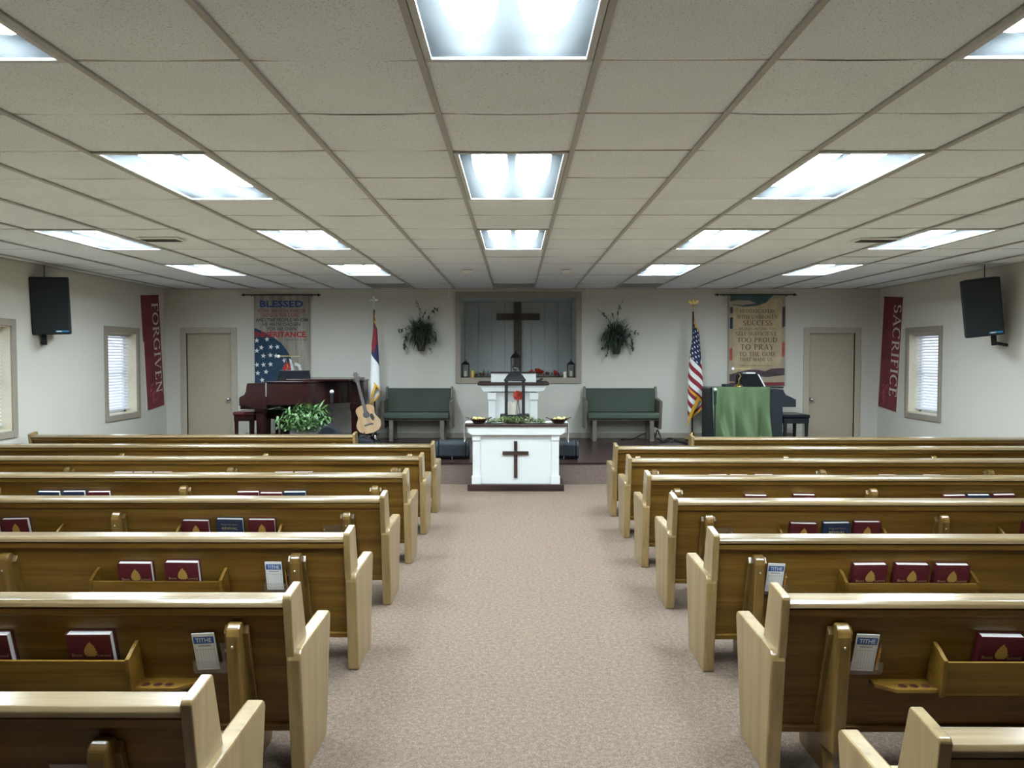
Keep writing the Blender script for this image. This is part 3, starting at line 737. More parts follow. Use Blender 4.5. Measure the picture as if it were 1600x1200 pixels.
# ================================================================ pews
AL, AR = -0.84, 0.995           # aisle faces of the pews
LEFT_END, RIGHT_END = -5.82, 6.0
def pew(name, label, side, x_aisle, x_wall, Y):
    """local frame: x measured from the aisle outward, y=0 at the foot of the arm panel"""
    s = -1 if side == 'L' else 1
    L = abs(x_wall - x_aisle)
    key = (side, round(L, 3))
    t = thing(name, label, 'pew', (x_aisle, Y, 0), group='oak pews')
    def ex(mb, a, b): return (min(s * a, s * b), max(s * a, s * b))
    arm_poly = [(0.0, 0), (-0.055, 0.49), (-0.05, 0.515), (-0.03, 0.53), (0.42, 0.535), (0.44, 0.525), (0.445, 0.505), (0.355, 0)]
    tall_poly = [(-0.052, 0.50), (-0.092, 0.745), (-0.085, 0.757), (0.055, 0.772), (0.063, 0.76), (0.14, 0.50)]
    if key not in PEWM:
        d = {}
        def pr(poly, a, b, nm, mat, bev=0.006):
            lo, hi = ex(None, a, b)
            return MB().prism(poly, 'x', lo, hi).mesh(nm, mat, bev)
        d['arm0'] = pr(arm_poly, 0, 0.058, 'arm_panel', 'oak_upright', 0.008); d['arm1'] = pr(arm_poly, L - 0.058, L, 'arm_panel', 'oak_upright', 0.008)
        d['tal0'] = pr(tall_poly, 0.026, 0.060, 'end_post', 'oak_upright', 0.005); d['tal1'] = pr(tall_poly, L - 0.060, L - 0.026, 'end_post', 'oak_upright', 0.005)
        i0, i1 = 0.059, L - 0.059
        d['back'] = pr([(-0.062, 0.705), (0.083, 0.165), (0.105, 0.171), (-0.040, 0.711)], i0, i1, 'backrest', 'oak_long_shaded', 0)
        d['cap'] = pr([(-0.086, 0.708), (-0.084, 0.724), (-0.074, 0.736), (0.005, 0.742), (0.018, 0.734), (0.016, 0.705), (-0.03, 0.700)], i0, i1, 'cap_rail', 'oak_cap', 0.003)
        d['moul'] = pr([(-0.070, 0.672), (-0.078, 0.701), (-0.058, 0.705), (-0.050, 0.676)], i0, i1, 'moulding', 'oak_long_shaded', 0.002)
        d['rail'] = pr([(0.070, 0.150), (0.062, 0.178), (0.118, 0.190), (0.120, 0.156)], i0, i1, 'bottom_rail', 'oak_long_shaded', 0.004)
        d['seat'] = pr([(0.045, 0.355), (0.045, 0.395), (0.42, 0.425), (0.43, 0.41), (0.42, 0.38)], i0, i1, 'seat', 'oak_seat_bounce', 0.005)
        PEWM[key] = d
    d = PEWM[key]
    link('arm_panel', d['arm0'], t); link('arm_panel', d['arm1'], t)
    link('end_post', d['tal0'], t); link('end_post', d['tal1'], t)
    bk = link('backrest', d['back'], t); link('cap_rail', d['cap'], bk); link('moulding', d['moul'], bk); link('bottom_rail', d['rail'], bk)
    link('seat', d['seat'], t)
    # uprights
    off = (0.28 if side == 'L' else 0.265) + UPOFF.get((side, round(Y, 2)), 0.0)
    ups = []
    x = off + (abs(x_aisle - (AL if side == 'L' else AR)) * 0)
    while x < L - 0.1:
        ups.append(x); x += 1.525
    if 'up' not in PEWM:
        PEWM['up'] = MB().prism([(-0.055, 0.12), (-0.105, 0.60), (-0.100, 0.628), (-0.082, 0.645), (-0.060, 0.648), (-0.040, 0.635), (0.100, 0.10)], 'x', -0.027, 0.027).mesh('upright', 'oak_support_shaded', 0.008)
        PEWM['foot'] = MB().prism([(0.03, 0.0), (0.06, 0.16), (0.34, 0.36), (0.37, 0.36), (0.30, 0.0)], 'x', -0.024, 0.024).mesh('foot', 'oak_support_shaded', 0.006)
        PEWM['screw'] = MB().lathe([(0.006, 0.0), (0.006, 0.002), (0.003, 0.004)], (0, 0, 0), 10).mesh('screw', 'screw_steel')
        PEWM['strip'] = MB().prism([(-0.058, 0.60), (0.083, 0.165), (0.090, 0.165), (-0.040, 0.63)], 'x', -0.048, 0.048).mesh('backing_strip', 'oak_support_shaded', 0.003)
    for x in ups:
        u = link('upright', PEWM['up'], t, (s * x, 0, 0))
        link('foot', PEWM['foot'], u, (0, 0, 0))
        link('backing_strip', PEWM['strip'], u, (0, -0.006, 0))
        link('screw', PEWM['screw'], u, (0, -0.1035, 0.56), (R(84), 0, 0))
    return t, ups
PEWM = {}
UPOFF = {('L', 3.10): -0.03, ('L', 4.17): 0.03}
TILT = math.atan2(0.145, 0.54)
def back_y(z): return -0.062 + (0.705 - z) * 0.145 / 0.54     # rear face of the backrest
def rack(t, s, xc, w=0.66):
    if 'rack' not in PEWM:
        f = MB().prism([(-0.080, 0.375), (-0.104, 0.505), (-0.094, 0.507), (-0.068, 0.375)], 'x', -w / 2, w / 2)
        f.prism([(-0.080, 0.368), (-0.080, 0.380), (0.020, 0.380), (0.024, 0.368)], 'x', -w / 2, w / 2)
        PEWM['rack'] = f.mesh('book_rack', 'oak_long_shaded')
        PEWM['rend'] = MB().prism([(-0.088, 0.362), (-0.112, 0.515), (-0.100, 0.520), (-0.060, 0.545), (back_y(0.56) - 0.001, 0.56), (back_y(0.362) - 0.001, 0.362)], 'x', -0.008, 0.008).mesh('rack_end', 'oak_long_shaded', 0.002)
        PEWM['cup'] = MB().prism([(0.0, 0.028), (0.0, -0.075), (0.16, -0.075), (0.225, -0.02), (0.225, 0.028)], 'z', 0.374, 0.390).mesh('cup_shelf', 'oak_long_shaded', 0.002)
        PEWM['cupm'] = MB().prism([(0.0, 0.028), (0.0, -0.075), (-0.16, -0.075), (-0.225, -0.02), (-0.225, 0.028)], 'z', 0.374, 0.390).mesh('cup_shelf', 'oak_long_shaded', 0.002)
        PEWM['hole'] = MB().lathe([(0.0165, 0.0), (0.0165, 0.0012), (0.0155, 0.0012), (0.0155, -0.004), (0.001, -0.004)], (0, 0, 0.390), 18).mesh('cup_ring', 'cup_red')
    r = link('book_rack', PEWM['rack'], t, (s * xc, 0, 0))
    for q in (-1, 1): link('rack_end', PEWM['rend'], r, (q * (w / 2 + 0.008), 0, 0))
    c = link('cup_shelf', PEWM['cup' if s < 0 else 'cupm'], t, (s * (xc - w / 2 - 0.016), 0, 0))
    for i in range(3): link('cup_ring', PEWM['hole'], c, ((1 if s < 0 else -1) * (0.035 + 0.045 * i), -0.045, 0))
def holder(t, s, xc):
    # clear pocket on the backrest, beside the upright
    if 'hold' not in PEWM:
        mb = MB()
        mb.box(-0.066, 0.066, -0.030, -0.0285, 0, 0.055); mb.box(-0.066, 0.066, -0.030, 0, -0.002, 0)
        mb.box(-0.0675, -0.066, -0.030, 0, 0, 0.055); mb.box(0.066, 0.0675, -0.030, 0, 0, 0.055)
        mb.box(-0.066, 0.066, -0.001, 0, 0, 0.12)
        PEWM['hold'] = mb.mesh('card_holder', 'clear_glass')
        PEWM['hsc'] = MB().ball((0, 0, 0), 0.005, 8).mesh('screw', 'screw_steel')
    z = 0.435
    h = link('card_holder', PEWM['hold'], t, (s * xc, back_y(z) - 0.006, z), (TILT, 0, 0))
    for q in (-1, 1): link('screw', PEWM['hsc'], h, (q * 0.058, -0.002, 0.085))
ROWN = {'H': 'front row', 'G': 'second row', 'F': 'third row', 'E': 'fourth row', 'D': 'fifth row', 'C': 'sixth row', 'B': 'seventh row', 'A': 'eighth row'}
ROWY = {'L': dict(A=2.17, B=3.10, C=4.17, D=5.27, E=6.33, F=7.38, G=8.40, H=9.42), 'R': dict(A=1.97, B=3.10, C=4.15, D=5.20, E=6.22, F=7.25, G=8.22, H=9.16)}
HOLDX = {('L', 'B'): 324, ('L', 'C'): 430, ('R', 'B'): 1358, ('R', 'C'): 1215}
SIDEN = {'L': 'grand piano', 'R': 'digital piano'}
BOOKS = [
 ('L', 'B', -16, 1, 'maroon', 0.0), ('L', 'B', 143, 1, 'maroon', 0.004),
 ('L', 'C', 213, 1, 'maroon', -0.002), ('L', 'C', 286, 1, 'maroon', 0.004),
 ('L', 'D', 307, 1, 'maroon', -0.008), ('L', 'D', 360, 1, 'navy', 0.003), ('L', 'D', 410, 1, 'maroon', 0.0),
 ('L', 'D', 27, 2, 'maroon', 0.002), ('L', 'D', -22, 2, 'maroon', 0.003),
 ('L', 'E', 389, 1, 'maroon', 0.0), ('L', 'E', 425, 1, 'maroon', -0.008), ('L', 'E', 462, 1, 'navy', 0.0),
 ('L', 'E', 78, 2, 'navy', 0.0), ('L', 'E', 118, 2, 'navy', 0.003), ('L', 'E', 157, 2, 'maroon', 0.0),
 ('L', 'F', 445, 1, 'maroon', 0.003), ('L', 'F', 476, 1, 'maroon', 0.004), ('L', 'F', 508, 1, 'maroon', -0.006),
 ('L', 'F', 194, 2, 'maroon', 0.002), ('L', 'F', 225, 2, 'maroon', 0.003), ('L', 'F', 256, 2, 'maroon', 0.002),
 ('R', 'B', 1562, 1, 'maroon', 0.0), ('R', 'B', 1642, 1, 'maroon', 0.003),
 ('R', 'C', 1359, 1, 'maroon', 0.002), ('R', 'C', 1423, 1, 'maroon', 0.002), ('R', 'C', 1486, 1, 'maroon', 0.0),
 ('R', 'D', 1254, 1, 'maroon', -0.008), ('R', 'D', 1307, 1, 'navy', -0.004), ('R', 'D', 1354, 1, 'maroon', 0.003),
 ('R', 'D', 1618, 2, 'maroon', 0.0),
 ('R', 'E', 1180, 1, 'maroon', -0.005), ('R', 'E', 1255, 1, 'maroon', 0.0),
 ('R', 'E', 1491, 2, 'maroon', -0.004), ('R', 'E', 1528, 2, 'navy', 0.0), ('R', 'E', 1568, 2, 'maroon', 0.003),
 ('R', 'F', 1122, 1, 'maroon', 0.0), ('R', 'F', 1154, 1, 'maroon', 0.0), ('R', 'F', 1193, 1, 'maroon', 0.002),
 ('R', 'F', 1386, 2, 'maroon', 0.0), ('R', 'F', 1422, 2, 'navy', -0.006), ('R', 'F', 1455, 2, 'maroon', 0.0),
]
def rack_centre(side, row, bay, xa, default):
    # keep every hymnal of this bay between the rack ends
    y = ROWY[side][row] - 0.02
    q = [abs(pxX(b_[2], y) - xa) for b_ in BOOKS if b_[0] == side and b_[1] == row and b_[3] == bay]
    if not q: return default
    lo, hi = max(q) - 0.225, min(q) + 0.225
    if lo > hi: return (lo + hi) / 2
    return min(max(default, lo), hi)
for side in 'LR':
    s = -1 if side == 'L' else 1
    xa0, xw = (AL, LEFT_END) if side == 'L' else (AR, RIGHT_END)
    for r, Y in ROWY[side].items():
        xa = xa0
        lb = 'oak pew in the %s from the stage, %s side of the aisle' % (ROWN[r], SIDEN[side])
        if r == 'H':
            xa = pxX(560, Y) if side == 'L' else pxX(1075, Y)
            lb = 'shorter oak pew in the front row, %s side of the aisle' % SIDEN[side]
        t, ups = pew('pew', lb, side, xa, xw, Y)
        for i in range(len(ups) - 1):
            rack(t, s, rack_centre(side, r, i + 1, xa, (ups[i] + ups[i + 1]) / 2 - 0.04))
        hx = HOLDX.get((side, r))
        holder(t, s, abs(pxX(hx, Y - 0.02) - xa) if hx else ups[0] + 0.105)

# ---------------------------------------------------------------- hymnals, cards, pencils
BK = {}
def book_meshes(kind):
    w, h, th = 0.172, 0.225, 0.036
    cv = MB()
    cv.box(-w / 2, w / 2, -th, -th + 0.003, 0, h); cv.box(-w / 2, w / 2, -0.003, 0, 0, h); cv.box(-w / 2 - 0.003, -w / 2, -th, 0, 0, h)
    pg = MB().box(-w / 2, w / 2 - 0.006, -th + 0.0032, -0.0032, 0.004, h - 0.005)
    em = MB()
    # praying-hands like leaf emblem
    em.flat([(-0.020, 0.070), (-0.022, 0.085), (-0.016, 0.105), (-0.006, 0.122), (0.002, 0.132), (0.007, 0.122), (0.016, 0.112), (0.015, 0.106), (0.021, 0.098), (0.018, 0.091), (0.024, 0.083), (0.019, 0.076), (0.022, 0.070), (0.012, 0.062), (-0.012, 0.062)], 'y', -th - 0.0006)
    em.v = [(v[0] * 1.15, v[1], (v[2] - 0.062) * 0.95 + 0.128) for v in em.v]
    return cv.mesh('cover', 'navy_cover' if kind == 'navy' else 'maroon_cover'), pg.mesh('page_block', 'paper'), em.mesh('emblem', 'gold_print')
for k in ('maroon', 'navy'): BK[k] = book_meshes(k)
txt_cache = {}
def hymnal(side, row, px, bay, kind='maroon', dz=0.0, zrot=0.0, text=False, nth=''):
    Y0 = ROWY[side][row]
    zb = 0.385 + dz
    yb = back_y(zb) - 0.004
    X = pxX(px, Y0 + yb - 0.03)
    where = {1: 'aisle end rack', 2: 'middle rack', 3: 'wall end rack'}[bay]
    colr = 'navy' if kind == 'navy' else 'maroon'
    lb = '%s hymnal in the %s of the %s pew, %s side' % (colr, where, ROWN[row], SIDEN[side])
    if nth: lb = '%s hymnal %s, %s, %s pew, %s side' % (colr, nth, where, ROWN[row], SIDEN[side])
    t = thing('hymnal', lb, 'book', (X, Y0 + yb, zb), (TILT, zrot, 0), group='%s hymnals in the %s %s, %s side' % (colr, ROWN[row], where, SIDEN[side]))
    cv, pg, em = BK[kind]
    c = link('cover', cv, t); p = link('page_block', pg, t)
    if kind == 'maroon': link('emblem', em, c)
    if text:
        for tx, xx in (('Best', -0.052), ('Loved', 0.052)):
            o = sans('lettering', tx, 0.042 if tx == 'Best' else 0.05, 0.013, 'gold_text', t, (xx, -0.0368, 0.128), (1, 0, 0), (0, 0, 1)); o['kind'] = 'stuff'
    if kind == 'navy':
        sans('lettering', 'REVIVAL', 0.105, 0.020, 'gold_text', t, (0, -0.0368, 0.150), (1, 0, 0), (0, 0, 1), 0.01)
        sans('lettering', 'Songs and Hymns', 0.11, 0.013, 'gold_text', t, (0, -0.0368, 0.182), (1, 0, 0), (0, 0, 1))
for b in BOOKS:
    same = sorted((q for q in BOOKS if q[:2] == b[:2] and q[3:5] == b[3:5]), key=lambda q: abs(q[2] - 806))
    k_ = same.index(b); nth = ''
    if len(same) > 1: nth = 'nearest the aisle' if k_ == 0 else 'farthest from the aisle' if k_ == len(same) - 1 else 'between two others'
    hymnal(*b, nth=nth, zrot=rng.uniform(-0.02, 0.02), text=(b[1] == 'B' or b[1] == 'C'))

def card_meshes():
    w, h = 0.088, 0.165
    return (MB().box(-w / 2, w / 2, -0.004, 0, 0, h).mesh('tithe_card', 'paper'),
            MB().flat([(-w / 2 + 0.004, h - 0.045), (w / 2 - 0.004, h - 0.045), (w / 2 - 0.004, h - 0.014), (-w / 2 + 0.004, h - 0.014)], 'y', -0.0045).mesh('header', 'card_blue'))
CARD = card_meshes()
def ruled():
    w, h = 0.088, 0.165; mb = MB()
    for i in range(7): mb.flat([(-w / 2 + 0.012 + i * 0.0107, 0.014), (-w / 2 + 0.0128 + i * 0.0107, 0.014), (-w / 2 + 0.0128 + i * 0.0107, h - 0.07), (-w / 2 + 0.012 + i * 0.0107, h - 0.07)], 'y', -0.0045)
    for zz in (0.010, h - 0.072): mb.flat([(-w / 2 + 0.006, zz), (w / 2 - 0.006, zz), (w / 2 - 0.006, zz + 0.0014), (-w / 2 + 0.006, zz + 0.0014)], 'y', -0.0045)
    for xx in (-w / 2 + 0.006, w / 2 - 0.007): mb.flat([(xx, 0.010), (xx + 0.001, 0.010), (xx + 0.001, h - 0.05), (xx, h - 0.05)], 'y', -0.0045)
    mb.flat([(-0.026, h - 0.058), (0.026, h - 0.058), (0.026, h - 0.053), (-0.026, h - 0.053)], 'y', -0.0045)
    return mb.mesh('ruled_lines', 'card_grey')
RUL = ruled()
def card(side, row, ang):
    s = -1 if side == 'L' else 1
    off = 0.28 if side == 'L' else 0.265
    X = pxX(HOLDX[(side, row)], ROWY[side][row] - 0.02) - 0.010
    z = 0.440; Y = ROWY[side][row] + back_y(z) - 0.022
    t = thing('tithe_envelope', 'white tithe envelope with blue header on the %s pew, %s side' % (ROWN[row], SIDEN[side]), 'envelope', (X, Y, z), (TILT, ang, 0))
    link('sheet', CARD[0], t); link('header', CARD[1], t); link('ruled_lines', RUL, t)
    sans('lettering', 'TITHE', 0.062, 0.019, 'paper', t, (0, -0.0045, 0.126), (1, 0, 0), (0, 0, 1), 0.01)
def pencil(side, row, ang):
    s = -1 if side == 'L' else 1
    off = 0.28 if side == 'L' else 0.265
    X = pxX(HOLDX[(side, row)], ROWY[side][row] - 0.02) + 0.050
    z = 0.440; Y = ROWY[side][row] + back_y(z) - 0.014
    t = thing('pencil', 'short orange pencil in the card holder of the %s pew, %s side' % (ROWN[row], SIDEN[side]), 'pencil', (X, Y, z), (TILT, ang, 0))
    MB().tube([(0, 0, 0), (0, 0, 0.10)], 0.0038, 6).obj('shaft', 'pencil_orange', t)
    MB().tube([(0, 0, 0.10), (0, 0, 0.118)], [0.0038, 0.0006], 6).obj('tip', 'spruce', t)
for side, row, a in (('L', 'B', -0.05), ('L', 'C', 0.0), ('R', 'B', 0.04), ('R', 'C', 0.03)): card(side, row, a)
pencil('R', 'B', 0.05); pencil('L', 'C', -0.03); pencil('R', 'C', 0.0)

# ================================================================ on the walls
def fabric_grid(mb, x0, x1, z0, z1, y, amp=0.006, n=24, waves=5):
    vs = []
    for j in range(9):
        for i in range(n + 1):
            u = i / n
            vs.append((x0 + (x1 - x0) * u, y + amp * math.sin(u * waves * 2 * PI), z0 + (z1 - z0) * j / 8))
    mb.add(vs, [(j * (n + 1) + i, j * (n + 1) + i + 1, (j + 1) * (n + 1) + i + 1, (j + 1) * (n + 1) + i) for j in range(8) for i in range(n)])
    return mb
def rod(t, x0, x1, z):
    r = MB().tube([(x0, 0, z), (x1, 0, z)], 0.010, 8).obj('curtain_rod', 'black_metal', t)
    for x, q in ((x0, -1), (x1, 1)):
        f = MB().ball((x + q * 0.025, 0, z), 0.022, 10); f.ball((x + q * 0.055, 0, z), 0.013, 8)
        f.obj('finial', 'black_metal', r, smooth=True)
    for x in (x0 + 0.09, x1 - 0.09):
        MB().tube([(x, 0, z), (x, 0.05, z - 0.02)], 0.008, 6).obj('bracket', 'black_metal', r)

# --- banner by the grand piano
BY = YB - 0.055
bx0, bx1, bz1, bz0 = pxX(398, BY), pxX(484, BY), pxZ(461, BY), pxZ(634, BY)
bw, bh = bx1 - bx0, bz1 - bz0
t = thing('wall_banner', 'fabric banner with blessed scripture and starry flag on weathered planks behind grand piano', 'banner', ((bx0 + bx1) / 2, BY, bz0))
MB().box(-bw / 2, bw / 2, 0.001, 0.006, 0, bh).obj('cloth', 'plank_print', t)
rod(t, pxX(385, BY) - (bx0 + bx1) / 2, pxX(496, BY) - (bx0 + bx1) / 2, bh + 0.004)
def bpx(x, y): return (pxX(x, BY) - (bx0 + bx1) / 2, pxZ(y, BY) - bz0)
UXW, UZ = (1, 0, 0), (0, 0, 1)
for tx, xa, xb, ya, yb, mt, wt in (
    ('BLESSED', 407.5, 475, 469.5, 480, 'print_blue', 0.03), ('IS THE NATION WHOSE', 404, 478, 482.5, 488, 'print_rust', 0.014),
    ('GOD IS THE LORD', 412, 470, 489.5, 495, 'print_rust', 0.014), ('AND THE PEOPLE WHOM', 401, 482, 497, 502.5, 'print_grey', 0.014),
    ('HE HATH CHOSEN', 411.5, 470, 504, 509.5, 'print_grey', 0.014), ('FOR HIS OWN', 419, 464, 511, 516.5, 'print_grey', 0.014),
    ('INHERITANCE.', 400, 481, 518, 527, 'print_red', 0.03), ('PSALM 33:12 KJV', 446, 482, 529.5, 532.5, 'print_grey', 0.0)):
    a, b = bpx(xa, yb), bpx(xb, ya)
    sans('lettering', tx, b[0] - a[0], b[1] - a[1], mt, t, ((a[0] + b[0]) / 2, -0.003, a[1]), UXW, UZ, wt)
cant = [bpx(*p) for p in ((398.3, 512), (405, 515), (418, 521), (428, 527), (440, 536), (447, 545), (452, 553), (458, 566), (455, 590), (440, 634), (398.3, 634))]
MB().flat(cant, 'y', -0.0005).obj('flag_print', 'print_navy', t)
sm = MB().flat(star_poly(0, 0, 0.046), 'y', -0.0012).mesh('star', 'flag_white')
for x, y in ((402, 532), (418, 530), (409, 543), (424, 542), (434, 542), (401, 548), (412, 556), (423, 555), (432, 556), (400, 570), (412, 570), (423, 569), (403, 583), (416, 581), (410, 594), (445, 563)):
    p = bpx(x, y)
    if p[0] < -bw / 2 + 0.04: p = (-bw / 2 + 0.042, p[1])
    link('star', sm, t, (p[0], 0, p[1]), (0, rng.uniform(-0.3, 0.3), 0))
for pts, mt in ((((440, 580), (446, 566), (455, 568), (453, 582)), 'print_red'), (((452, 560), (456, 562), (460, 580), (456, 582)), 'flag_white'),
                (((462, 566), (470, 570), (472, 580), (468, 580), (466, 573), (460, 570)), 'flag_white'), (((456, 600), (470, 585), (483.5, 600), (483.5, 634), (450, 634)), 'print_red')):
    MB().flat([bpx(*p) for p in pts], 'y', -0.0016).obj('stripe_print', mt, t)

# --- banner by the digital piano
cx0, cx1, cz1, cz0 = pxX(1138, BY), pxX(1226, BY), pxZ(461, BY), pxZ(602, BY)
cw, ch, cm = cx1 - cx0, cz1 - cz0, (cx0 + cx1) / 2
t = thing('wall_banner', 'fabric banner with dark lettering on parchment and flag edges behind digital piano', 'banner', (cm, BY, cz0))
MB().box(-cw / 2, cw / 2, 0.001, 0.006, 0, ch).obj('cloth', 'print_tan', t)
rod(t, pxX(1122, BY) - cm, pxX(1237, BY) - cm, ch + 0.004)
def cpx(x, y): return (pxX(x, BY) - cm, pxZ(y, BY) - cz0)
def patch(pts, mt, y, nm='print_patch'):
    MB().flat([cpx(*p) for p in pts], 'y', y).obj(nm, mt, t)
patch([(1145, 468), (1165, 466), (1190, 470), (1215, 465), (1220, 470), (1221, 560), (1220, 577), (1205, 580), (1190, 574), (1170, 578), (1146, 583), (1144, 520)], 'parchment', -0.0006, 'parchment_print')
patch([(1139.5, 461.5), (1206, 461.5), (1196, 473), (1180, 478.5), (1160, 479.5), (1145, 477), (1139.5, 474)], 'print_teal', -0.0012)
patch([(1139.5, 475), (1158, 477), (1180, 474), (1170, 470), (1150, 469), (1139.5, 471)], 'print_tan', -0.0016)
for y0_, y1_, mt in ((480, 490, 'print_plum'), (496, 514, 'print_navy'), (544, 563, 'banner_rose')):
    patch([(1139.5, y0_), (1144, y0_), (1144, y1_), (1139.5, y1_)], mt, -0.0012)
for y0_, y1_, mt in ((480, 512, 'print_plum'), (535, 558, 'banner_rose')):
    patch([(1221, y0_), (1225.5, y0_ - 1), (1225.5, y1_ - 2), (1221, y1_)], mt, -0.0012)
patch([(1139.5, 585), (1155, 581), (1170, 577.5), (1185, 578), (1195, 580), (1205, 576), (1225.5, 575), (1225.5, 586), (1200, 589), (1180, 588), (1160, 596), (1139.5, 596)], 'print_plum', -0.0018)
patch([(1139.5, 598), (1225.5, 597), (1225.5, 602), (1139.5, 602)], 'banner_maroon', -0.0018)
for tx, xa, xb, ya, yb in (('INTOXICATED', 1155, 1208, 483.5, 489), ('WITH UNBROKEN', 1150, 1214.5, 492.5, 498), ('SUCCESS', 1160, 1206, 500.5, 508.5),
    ('WE HAVE BECOME TOO', 1153, 1211, 512, 515.5), ('SELF-SUFFICIENT,', 1149, 1215, 518.5, 524.5), ('TOO PROUD', 1151, 1214, 527.5, 535), ('TO PRAY', 1156, 1209, 538, 546.5),
    ('TO THE GOD', 1154, 1210, 550, 556.5), ('THAT MADE US', 1155, 1207, 559, 564.5), ('ABRAHAM LINCOLN', 1154, 1207, 570, 572.5)):
    a, b = cpx(xa, yb), cpx(xb, ya)
    serif('lettering', tx, b[0] - a[0], b[1] - a[1], 'ink_brown', t, ((a[0] + b[0]) / 2, -0.001, a[1]), UXW, UZ)

# --- long banners on the side walls, hanging a little askew
def side_banner(side, label, text, ya, yb, z0, z1, tilt, tpos):
    s = 1 if side < 0 else -1                   # direction into the room
    X = (XL if side < 0 else XR) + s * 0.006
    # local: x runs to the viewer's right, z up, -y into the room
    rz = R(90) if side < 0 else R(-90)
    t = thing('side_banner', label, 'banner', (X, (ya + yb) / 2, z0), (0, 0, 0))
    w, h = yb - ya, z1 - z0
    t.matrix_world = Matrix.Translation((X, (ya + yb) / 2, z0)) @ Matrix.Rotation(rz, 4, 'Z') @ Matrix.Translation((0, 0, h / 2)) @ Matrix.Rotation(tilt, 4, 'Y') @ Matrix.Translation((0, 0, -h / 2))
    MB().box(-w / 2, w / 2, -0.004, 0.004, 0, h).obj('cloth', 'banner_maroon', t)
    MB().box(-w / 2, w / 2, -0.009, -0.004, h - 0.025, h).obj('hem', 'banner_maroon', t)
    e = -w / 2 if side < 0 else w / 2
    MB().box(e - 0.006, e + 0.006, -0.008, 0.004, 0, h * 0.6 if side < 0 else h).obj('edge_trim', 'banner_letter', t)
    serif('lettering', text, h * 0.82, w * tpos[1], 'banner_letter', t, (w * tpos[0], -0.005, h * 0.525), (0, 0, -1), (1, 0, 0))
    # soft hand-like shapes printed at the foot of the cloth
    for k in range(7):
        a = rng.uniform(0.2, 1.2); xx = rng.uniform(-0.3, 0.2) * w; zz = h * rng.uniform(0.04, 0.22); L = rng.uniform(0.10, 0.22)
        dx, dz = math.cos(a) * L, math.sin(a) * L; n = (-math.sin(a) * 0.018, math.cos(a) * 0.018)
        q = [(xx - dx / 2, zz - dz / 2), (xx + n[0], zz + n[1]), (xx + dx / 2, zz + dz / 2), (xx - n[0], zz - n[1])]
        q = [(min(max(p[0], -w / 2 + 0.02), w / 2 - 0.02), max(p[1], 0.02)) for p in q]
        MB().flat(q, 'y', -0.0046 - 0.0002 * k).obj('print_shape', 'banner_rose', t)
side_banner(-1, 'long maroon banner reading forgiven on the wall past the window', 'FORGIVEN', 12.60, 13.22, pxZ(640, 12.6), pxZ(458, 12.5), R(-5), (0.06, 0.36))
side_banner(1, 'long maroon banner reading sacrifice on the wall past the window', 'SACRIFICE', 12.62, 13.27, pxZ(642, 12.6), pxZ(461, 12.5), R(5), (0.06, 0.38))

# --- light switch, pull cords
t = thing('light_switch', 'ivory double light switch plate between door and starry banner', 'switch', (pxX(379, YB), YB, pxZ(605, YB)))
MB().box(-0.06, 0.06, -0.008, 0, -0.07, 0.07).obj('plate', 'switch_ivory', t, bevel=0.004)
for q in (-0.024, 0.024): MB().box(q - 0.006, q + 0.006, -0.022, -0.008, -0.012, 0.014).obj('toggle', 'switch_ivory', t, bevel=0.002)
for x, lb in ((702, 'thin white pull cord with bell end beside the alcove, christian flag side'), (917, 'thin white pull cord with bell end beside the alcove, american flag side')):
    Yc = YB - 0.12
    t = thing('pull_cord', lb, 'cord', (pxX(x, Yc), Yc, CEIL - 0.013))
    zb = pxZ(463, Yc) - CEIL + 0.013
    MB().tube([(0, 0, 0), (0, 0, zb + 0.03)], 0.004, 6).obj('cord', 'paper', t)
    MB().lathe([(0.006, zb + 0.045), (0.014, zb + 0.02), (0.018, zb)], (0, 0, 0), 12).obj('bell_end', 'white_paint', t)

